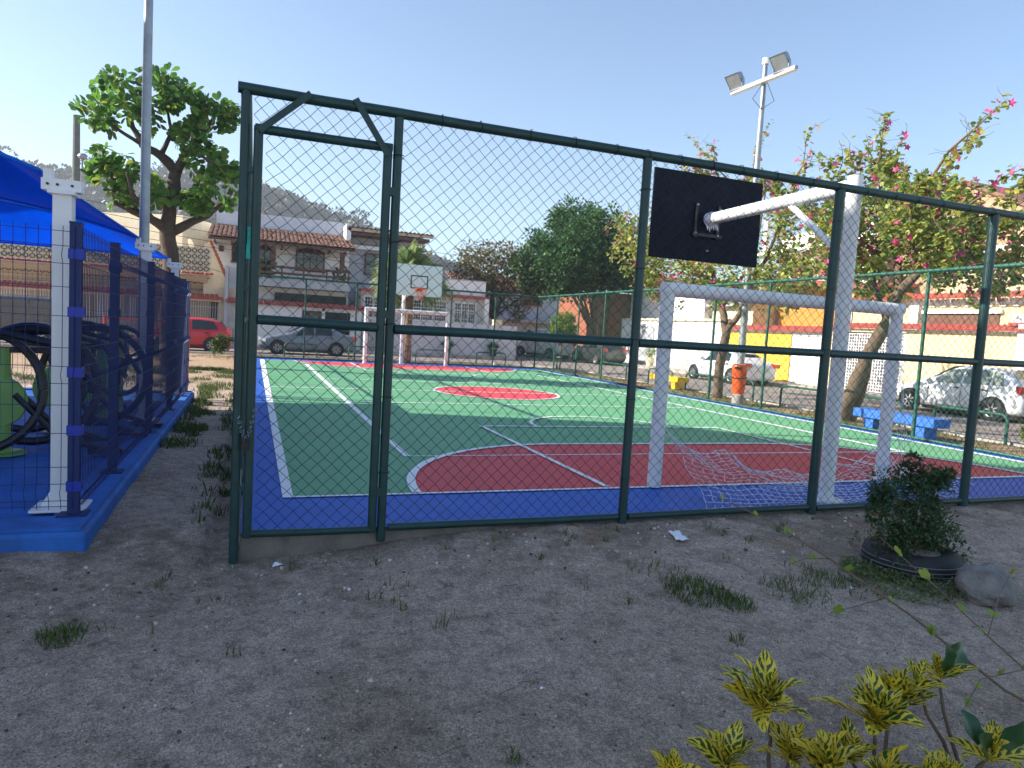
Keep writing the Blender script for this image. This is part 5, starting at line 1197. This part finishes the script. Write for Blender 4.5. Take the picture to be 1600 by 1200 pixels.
# grass, ground cover, pebbles
def grass(name, label, spots, h, key, wd=.006, cat='grass'):
    mb = MB(); nmats = len(LEAFMIX[key])
    for (x, y, r, n) in spots:
        for k in range(n):
            a = rnd(0, 6.28); q = r*math.sqrt(random.random()); px, py = x+q*math.cos(a), y+q*math.sin(a); z = gz(px, py)-.006; hh = h*rnd(.4, 1.2)*(1-.5*q/max(r, .01)); b = rnd(0, 6.28)
            s = Vector((math.cos(b), math.sin(b), 0))*wd*rnd(.6, 1.3); l = Vector((rnd(-1, 1), rnd(-1, 1), 0))*hh*.55; p = Vector((px, py, z)); mb.cur = random.randrange(nmats)
            mb.poly([p-s, p+s, p+s*.7+l*.4+Vector((0, 0, hh*.65)), p+l+Vector((0, 0, hh)), p-s*.7+l*.4+Vector((0, 0, hh*.65))])
    return tag(mb.build(name, LEAFMIX[key]), label, cat, kind='stuff')
sp = [(-1.76, -1.12, .11, 170), (1.8, -1.35, .22, 420), (1.95, -1.55, .12, 170), (1.7, -1.0, .2, 60), (2.5, -1.45, .25, 180), (2.9, -1.35, .2, 150), (1.6, -2.0, .05, 22), (.05, -2.65, .04, 15)]
sp += [(rnd(-1.6, 3.6), rnd(-1.6, -.15), rnd(.02, .07), random.randint(4, 14)) for k in range(46)]
grass('grass', 'short green grass tufts on the bare soil before the fence', sp, .1, 'grass', .0035)
sp = [(-1.2+rnd(-.12, .1), rnd(.6, 14), rnd(.05, .18), random.randint(8, 35)) for k in range(60)]+[(-1.75+rnd(-.15, .2), rnd(4, 11.5), rnd(.1, .25), random.randint(30, 90)) for k in range(40)]+[(rnd(-6, -1.2), rnd(11.5, 17), rnd(.2, .7), 160) for k in range(60)]
grass('grass', 'green grass along both edges of the path beside the blue yard', sp, .14, 'grass', .006)
sp = [(rnd(10.35, 12.45), rnd(1, 22), rnd(.1, .4), random.randint(30, 90)) for k in range(330)]+[(rnd(-8, 12), rnd(22.1, 25.3), rnd(.2, .5), random.randint(30, 80)) for k in range(160)]
grass('dry_grass', 'dry yellow grass and fallen leaves on the strip beside the street', sp, .06, 'drygrass', .012)
pb = MB()
def pebble(mb, p, s):
    a = rdir(); b = a.orthogonal().normalized(); c = a.cross(b); f = [rnd(.6, 1.2) for _ in range(6)]; i = len(mb.v)
    mb.v += [tuple(p+v*s*k) for v, k in zip((a, -a, b, -b, c, -c), f)]
    for t in ((0, 2, 4), (2, 1, 4), (1, 3, 4), (3, 0, 4), (2, 0, 5), (1, 2, 5), (3, 1, 5), (0, 3, 5)): mb.face(tuple(i+q for q in t))
for k in range(14000):
    x, y = rnd(-3.2, 6.5), rnd(-3.9, .1)**1
    if x < -1.9 and y > .1: continue
    s = min(.018, .0016+.0019*random.expovariate(1.1)); pb.cur = random.choices((0, 1, 2), (6, 1, 2))[0]; pebble(pb, Vector((x, y, gz(x, y)+s*.2)), s)
for k in range(160):
    x, y = rnd(-2.2, 4.8), rnd(-.9, .0); s = rnd(.006, .02); pb.cur = random.choice((0, 0, 0, 2, 1)); pebble(pb, Vector((x, y-.05, gz(x, y)+s*.2)), s)
tag(pb.build('pebbles', [PEB, mat('pebble_pale', (.55, .52, .48), .8, .3, 30), mat('pebble_dark', (.08, .06, .05), .85, .4, 30)]), 'small loose pebbles and grit scattered over the grey soil', 'pebbles', kind='stuff')
db = MB()   # dead leaf and twig scraps
for k in range(420):
    x, y = rnd(-2.8, 5.5), rnd(-3.4, -.1); p = Vector((x, y, gz(x, y)+.004)); a = rnd(0, 6.28); d = Vector((math.cos(a), math.sin(a), rnd(-.05, .15))); db.cur = random.randrange(3)
    if k % 3: add_leaf(db, p, d, Vector((rnd(-.4, .4), rnd(-.4, .4), 1)).normalized(), rnd(.012, .04), rnd(.004, .012))
    else: db.tube(wander(p, p+d*rnd(.03, .12), 2, .2), .0014, 3, False)
tag(db.build('leaf_litter', [mat('dead_leaf', (.15, .09, .05), .9, .4, 20), mat('dead_leaf_dark', (.05, .04, .03), .9, .3, 20), mat('dead_leaf_tan', (.26, .19, .1), .9, .3, 20)]), 'brown scraps of dead leaf and twig on the soil', 'leaf litter', kind='stuff')

# white paper scrap
pp = MB(); n = 7; x0, y0 = 2.26, -.43
for j in range(n):
    for i in range(n): u, v = i/(n-1)-.5, j/(n-1)-.5; x, y = x0+u*.1+v*.05, y0+v*.2-u*.02; pp.v.append((x, y, gz(x, y)+.014+.03*abs(noise.noise((u*6, v*5, 2)))+.02*abs(u)))
for j in range(n-1):
    for i in range(n-1): pp.face((j*n+i, j*n+i+1, (j+1)*n+i+1, (j+1)*n+i))
tag(pp.build('paper_scrap', PAPER), 'crumpled white paper scrap lying on the soil before the goal', 'litter')
sb = MB(); x0, y0 = -.45, -2.53
for k, (x, y, s, lb) in enumerate(((.36, -2.2, .011, 'small pale blue plastic scrap on open soil'), (-1.05, -2.62, .02, 'pale plastic scrap with a flat end on the soil'), (2.95, -1.5, .02, 'whitish plastic wrapper beside the grass patch'), (-.72, -.16, .035, 'thin clear plastic sheet caught under the gate'))):
    mb = MB(); p = Vector((x, y, gz(x, y)+.008)); mb.poly([p+Vector((-s, -s*.5, 0)), p+Vector((s, -s*.4, s*.4)), p+Vector((s*1.3, s*.5, 0))]); mb.poly([p+Vector((-s, -s*.5, 0)), p+Vector((s*1.3, s*.5, 0)), p+Vector((-s*.4, s*.8, s*.6))]); tag(mb.build('plastic_scrap', PAPER), lb, 'litter', 'scraps of plastic litter')

# old tyre planter with shrub, and a rock
TX, TY = 3.84, -1.2; tz = gz(TX, TY)-.02
ty = thing('tyre_planter', 'old black tyre laid flat as a planter in the grass', 'tyre', (TX, TY, tz))
o = MB().lathe([(.17, .0), (.3, -.01), (.335, .04), (.34, .10), (.325, .165), (.27, .185), (.2, .17), (.18, .15)], (TX, TY, tz), n=40).build('tyre', RUBBER, ty, True)
for z, r in ((.055, .339), (.085, .342), (.12, .34)): MB().tube([(TX+r*math.cos(k*.157), TY+r*math.sin(k*.157), tz+z) for k in range(41)], .0035, 4).build('sidewall_line', mat('tyre_line', (.2, .2, .22), .7, .2), ty)
MB().lathe([(0, .17), (.12, .175), (.215, .16)], (TX, TY, tz), n=20).build('soil', M_DIRT, ty, True)
sh = thing('shrub', 'dark fine-leaved shrub growing out of the old tyre', 'shrub', (TX, TY, tz))
cl = [((TX+dx, TY+dy, tz+z), r) for dx, dy, z, r in ((0, 0, .3, .2), (-.12, .05, .55, .19), (.13, .0, .6, .18), (0, -.08, .42, .2), (-.26, 0, .4, .15), (.22, .1, .35, .17), (.02, .05, .74, .14), (.24, 0, .7, .1), (-.2, -.05, .2, .16), (.2, -.1, .22, .14), (-.28, .1, .55, .12))]
tag(crown(cl, 105, .036, .0095, 4, 0, .55, .05, (4, 4, 1.4, .8)).build('foliage', LEAFMIX['shrub'], sh), kind='stuff')
limbs(sh, [([(TX, TY, tz+.1), (TX+.01, TY, tz+.35), (TX, TY, tz+.65)], (.014, .006))]+[(wander((TX, TY, tz+.12), c, 3, .15), (.009, .004)) for c, r in cl[1:]], BARK, 'stem', 6)
sp = [(TX-.45, TY-.05, .22, 420), (TX-.2, TY-.35, .3, 500), (TX+.35, TY-.3, .2, 250), (TX+.45, TY+.15, .22, 300), (TX-.55, TY-.35, .3, 330), (TX+.15, TY+.35, .3, 200)]
cov = MB()
for x, y, r, n in sp:
    for k in range(n*2): a = rnd(0, 6.28); q = r*math.sqrt(random.random()); p = Vector((x+q*math.cos(a), y+q*math.sin(a), 0)); p.z = gz(p.x, p.y)+rnd(.0, .05); cov.cur = random.randrange(3); add_leaf(cov, p, (rdir(-.1)), Vector((rnd(-.5, .5), rnd(-.5, .5), 1)).normalized(), rnd(.015, .035), rnd(.006, .012))
tag(cov.build('ground_cover', LEAFMIX['grass'][:3]), 'low leafy green weeds round the old tyre', 'weeds', kind='stuff')
import bmesh
bm = bmesh.new(); bmesh.ops.create_icosphere(bm, subdivisions=4, radius=1)
for v in bm.verts:
    p = v.co.copy(); k = 1+.22*noise.noise(p*1.3)+.1*noise.noise(p*3.1)+.035*noise.noise(p*8); v.co = Vector((p.x*.24*k, p.y*.17*k, p.z*.15*k))
me = bpy.data.meshes.new('rock'); bm.to_mesh(me); bm.free(); me.materials.append(STONE); ro = bpy.data.objects.new('rock', me); COL.objects.link(ro); ro.location = (3.86, -1.78, gz(3.86, -1.78)+.07); ro.rotation_euler = (.1, -.15, .5)
tag(ro, 'rough grey boulder half sunk in the soil beside the tyre planter', 'rock')

# croton in the foreground
def croton_leaf(Ln, W, curl, fold):
    mb = MB(); nu, nv = 4, 9; uvs = []
    for j in range(nv+1):
        v = j/nv; w_ = W*(math.sin(math.pi*min(1, v*.93+.05))**.75)*(1 if v < .55 else 1)
        if j == 0: w_ = W*.12
        for i in range(nu+1):
            u = i/nu*2-1; mb.v.append((u*w_, v*Ln, -curl*Ln*v*v+fold*abs(u)*w_+.006*math.sin(v*11)*abs(u))); uvs.append((i/nu, v))
    for j in range(nv):
        for i in range(nu): k = j*(nu+1)+i; mb.face((k, k+1, k+nu+2, k+nu+1))
    o = mb.build('leaf', M_CROTON, smooth=True); me = o.data; lay = me.uv_layers.new(name='UVMap')
    for li, lp_ in enumerate(me.loops): lay.data[li].uv = uvs[lp_.vertex_index]
    bpy.data.objects.remove(o); return me
CL = [croton_leaf(.17, .042, .2, .3), croton_leaf(.19, .038, .35, .35), croton_leaf(.14, .04, .1, .3), croton_leaf(.12, .042, .12, .25), croton_leaf(.16, .046, .25, .4)]
BROAD = croton_leaf(.14, .05, .12, .25)
DG = mat('croton_green', (.02, .075, .022), .35, .2, 6, trans=.15)
def croton(name_label, base, tops):
    t = thing('croton_plant', name_label, 'shrub', base, 'crotons at the bottom of the soil patch'); b = Vector(base)
    for (x, y, z, n, sc) in tops:
        top = Vector((x, y, z)); st = wander(b+Vector((rnd(-.05, .05), rnd(-.04, .04), -.02)), top-Vector((0, 0, .02)), 4, .08); MB().tube(st, [.009, .008, .007, .006, .005], 7).build('stem', BARK, t, True)
        for k in range(n):
            a = k*2.4+rnd(-.3, .3); el = lerp(1.4, .35, (k/n)**.9)+rnd(-.2, .2); d = Vector((math.cos(a)*math.cos(el), math.sin(a)*math.cos(el), math.sin(el)))
            o = bpy.data.objects.new('leaf', random.choice(CL)); COL.objects.link(o); o.parent = t
            xv = d.cross(Vector((0, 0, 1))); xv = (xv.normalized() if xv.length > .05 else d.orthogonal().normalized()); zv = xv.cross(d)
            M_ = Matrix((xv, d, zv)).transposed().to_4x4() @ Matrix.Rotation(rnd(-.5, .5), 4, 'Y') @ Matrix.Scale(sc*rnd(.8, 1.15)*lerp(.75, 1.1, k/n), 4)
            M_.translation = top-b-Vector((0, 0, .05*k/n)); o.matrix_local = M_
    return t
croton('yellow and green croton with narrow mottled leaves in two tall rosettes', (.78, -3.2, -.1), [(.70, -3.22, .34, 15, 1.0), (.5, -3.3, .22, 12, .75), (.83, -3.38, .18, 12, .9), (.34, -3.25, .16, 10, .7), (.62, -3.42, .12, 12, 1.0), (.95, -3.45, .08, 10, .8), (.45, -3.45, .06, 12, .9), (.75, -3.3, .2, 10, .7)])
croton('yellow and green croton with crowded mottled rosettes beside the dark-leaved one', (1.2, -3.25, -.1), [(1.13, -3.28, .26, 15, 1.0), (1.30, -3.22, .27, 15, .95), (1.2, -3.45, .1, 12, .9), (1.05, -3.4, .12, 10, .8), (1.32, -3.42, .08, 12, .85), (1.0, -3.3, .16, 10, .7)])
cp = croton('croton with plain dark green broad leaves among a few mottled ones', (1.55, -3.3, -.1), [(1.50, -3.22, .33, 8, .7), (1.36, -3.25, .34, 6, .55), (1.52, -3.42, .14, 7, .8), (1.72, -3.3, .05, 10, .75)])
bd_ = BROAD.copy(); bd_.materials.clear(); bd_.materials.append(DG)
for (dx, dy, dz, d, s) in ((1.53, -3.22, .34, (.85, .1, .5), 1.0), (1.50, -3.24, .34, (-.1, -.2, .95), .75), (1.5, -3.42, .15, (-.6, -.3, .6), .85), (1.55, -3.42, .16, (.6, -.4, .7), .9), (1.48, -3.4, .16, (.0, .5, .9), .8)):
    d = Vector(d).normalized(); o = bpy.data.objects.new('leaf', bd_); COL.objects.link(o); o.parent = cp; xv = d.cross(Vector((0, -1, .3))).normalized(); zv = xv.cross(d); M_ = Matrix((xv, d, zv)).transposed().to_4x4() @ Matrix.Scale(s, 4); M_.translation = Vector((dx, dy, dz))-cp.location; o.matrix_local = M_

# long bare twigs of a climber arching in from the right
LIMEL = LEAFMIX['lime'][1]
lm_ = []
for k in range(2):
    mb = MB(); add_leaf(mb, Vector((0, 0, 0)), Vector((0, 1, 0)), Vector((0, 0, 1)), .045, .02, 2); o = mb.build('leaf', LEAFMIX['lime'][k]); lm_.append(o.data); bpy.data.objects.remove(o)
def twig(label, base, paths, leaves):
    t = thing('twig_plant', label, 'plant', base, 'long bare shoots beside the crotons')
    for k, (pts, r0) in enumerate(paths):
        pts = [Vector(p) for p in pts]; MB().tube(pts, [lerp(r0, r0*.35, i/(len(pts)-1)) for i in range(len(pts))], 6).build('shoot', BARK, t, True)
        for q in range(leaves[k]):
            f = lerp(.15, 1, (q+rnd(.1, .9))/leaves[k]); i = min(len(pts)-2, int(f*(len(pts)-1))); p = pts[i].lerp(pts[i+1], f*(len(pts)-1)-i)
            for s in range(random.choice((1, 2, 2))):
                d = (rdir(-.3)+Vector((0, 0, .35))).normalized(); o = bpy.data.objects.new('leaf', random.choice(lm_)); COL.objects.link(o); o.parent = t; xv = d.cross(Vector((rnd(-.5, .5), -1, .4))).normalized(); zv = xv.cross(d)
                M_ = Matrix((xv, d, zv)).transposed().to_4x4() @ Matrix.Scale(rnd(.6, 1.25), 4); M_.translation = p-Vector(base); o.matrix_local = M_
twig('long bare shoot with a few lime leaves arching from the right over the soil', (2.55, -3.15, -.12), [([(2.55, -3.15, -.12), (2.33, -2.93, .0), (2.05, -2.65, .26), (1.8, -2.38, .46), (1.6, -2.15, .6), (1.40, -1.98, .69)], .008), ([(1.8, -2.38, .46), (1.72, -2.3, .44), (1.6, -2.32, .42)], .003), ([(1.98, -2.57, .32), (1.8, -2.5, .25), (1.7, -2.5, .24)], .003)], [7, 2, 2])
twig('thinner bare shoot with forked side twigs beside the boulder', (2.45, -3.4, -.12), [([(2.45, -3.4, -.12), (2.26, -3.2, .1), (2.15, -2.95, .28), (2.12, -2.7, .42), (2.10, -2.4, .56)], .006), ([(2.15, -2.95, .28), (2.35, -2.85, .42), (2.5, -2.8, .5)], .003), ([(2.2, -3.1, .2), (2.06, -3.0, .12), (1.98, -3.0, .0)], .003)], [6, 2, 3])
sr = thing('shrub', 'leafy yellow-green shrub beside the guard hoop near the white hatchback', 'shrub', (11.75, 2.9, -.1))
tag(crown([((11.75, 2.85, .35), .35), ((11.7, 2.75, .7), .3), ((11.85, 2.6, .55), .35), ((11.8, 2.6, .25), .3)], 60, .06, .02, 3, 0, .16).build('foliage', LEAFMIX['lime'], sr), kind='stuff')
limbs(sr, [([(11.75, 2.8, -.2), (11.75, 2.8, .5)], (.02, .01))], BARK, 'stem', 6)
for x, y, lb in ((-2.3, 24.2, 'low green bush by the kerb beside the red hatchback'), (-5.5, 22.5, 'bright green bush behind the exercise yard fence'), (-4.2, 21.0, 'loose lime bush among the orange bars')):
    b_ = thing('bush', lb, 'bush', (x, y, -.1), 'bushes along the back of the park'); tag(crown([((x+rnd(-.4, .4), y+rnd(-.2, .2), rnd(.1, .5)), .35) for k in range(4)], 45, .08, .03, 3, 0, .2).build('foliage', LEAFMIX['lime' if y < 23 else 'grass'][:3], b_), kind='stuff'); limbs(b_, [([(x, y, -.2), (x, y, .4)], (.03, .015))], BARK, 'stem', 6)
cpot = thing('potted_plant', 'plant in a cream pot before the white street wall across the road', 'plant', (20.3, 29.3, -.02))
MB().lathe([(0, 0), (.2, 0), (.27, .5), (.24, .5), (.22, .44), (0, .44)], (20.3, 29.3, -.02), n=14).build('pot', W_CREAM, cpot)
tag(crown([((20.3, 29.3, .85), .35)], 40, .16, .035, 3, 0, .3).build('foliage', LEAFMIX['lime'], cpot), kind='stuff')

# ------------------------------------------------------------------ wooded hill behind the houses
RID = [(-420, 40), (-200, 60), (-110, 54), (-88, 56), (-64, 54), (-35, 57), (-7, 56), (8, 52), (20, 48), (43, 43), (70, 34), (110, 22), (170, 10), (260, 2), (500, -1)]
def ridge(x):
    for (a, h0), (b, h1) in zip(RID, RID[1:]):
        if a <= x <= b: return lerp(h0, h1, (x-a)/(b-a))
    return 0
def hz_(x, y): return ridge(x)*sstep(190, 335, y)*(1 if y < 335 else 1-.3*sstep(335, 520, y))+5*noise.noise((x*.02, y*.02, 1))*sstep(200, 300, y)
hm = MB(); hx = [-420+i*14 for i in range(68)]; hy = [185+i*15 for i in range(24)]
for y in hy:
    for x in hx: hm.v.append((x, y, hz_(x, y)-.6))
for j in range(len(hy)-1):
    for i in range(len(hx)-1): k = j*len(hx)+i; hm.face((k, k+1, k+len(hx)+1, k+len(hx)))
tag(hm.build('hill', LEAFMIX['hill'][0], smooth=True), kind='structure')
wd_ = MB()
for k in range(5600):
    x = rnd(-130, 120); y = rnd(225, 345); r = rnd(1.1, 2.9)*(1.25 if y > 325 else 1); c = Vector((x, y, hz_(x, y)+r*.5)); tone = random.randrange(4)
    for q in range(15): d = rdir(-.2); wd_.cur = min(3, max(0, tone+random.choice((-1, 0, 0, 1)))); add_leaf(wd_, c+d*r*rnd(.4, 1)*.8, (d+rdir()*.6).normalized(), rdir(), r*rnd(.5, .9), r*.28)
for k in range(26):   # taller crowns breaking the skyline
    x = rnd(-110, 60); y = rnd(328, 340); h = rnd(3, 8); b = Vector((x, y, hz_(x, y))); wd_.cur = 2; wd_.tube([b, b+Vector((rnd(-1, 1), 0, h))], .3, 4, False)
    for q in range(26): d = rdir(-.1); wd_.cur = random.randrange(4); add_leaf(wd_, b+Vector((0, 0, h))+Vector((d.x*3.4, d.y*3, d.z*1.6)), d, rdir(), rnd(1, 2), .6)
tag(wd_.build('hill_wood', LEAFMIX['hill']), 'hazy grey-green wood covering the hill behind the houses', 'wood', kind='stuff')

# ------------------------------------------------------------------ morning haze
hb = MB().box(-480, 620, -80, 560, -1.6, 95).build('haze', None)
hmz = bpy.data.materials.new('haze'); hmz.use_nodes = True; N = hmz.node_tree.nodes; N.clear()
pv_ = N.new('ShaderNodeVolumePrincipled'); pv_.inputs['Color'].default_value = (.86, .92, 1, 1); pv_.inputs['Density'].default_value = .0008; pv_.inputs['Anisotropy'].default_value = .3
om = N.new('ShaderNodeOutputMaterial'); hmz.node_tree.links.new(pv_.outputs[0], om.inputs['Volume'])
hb.data.materials.clear(); hb.data.materials.append(hmz); tag(hb, 'thin pale morning haze in the air', 'haze', kind='stuff')
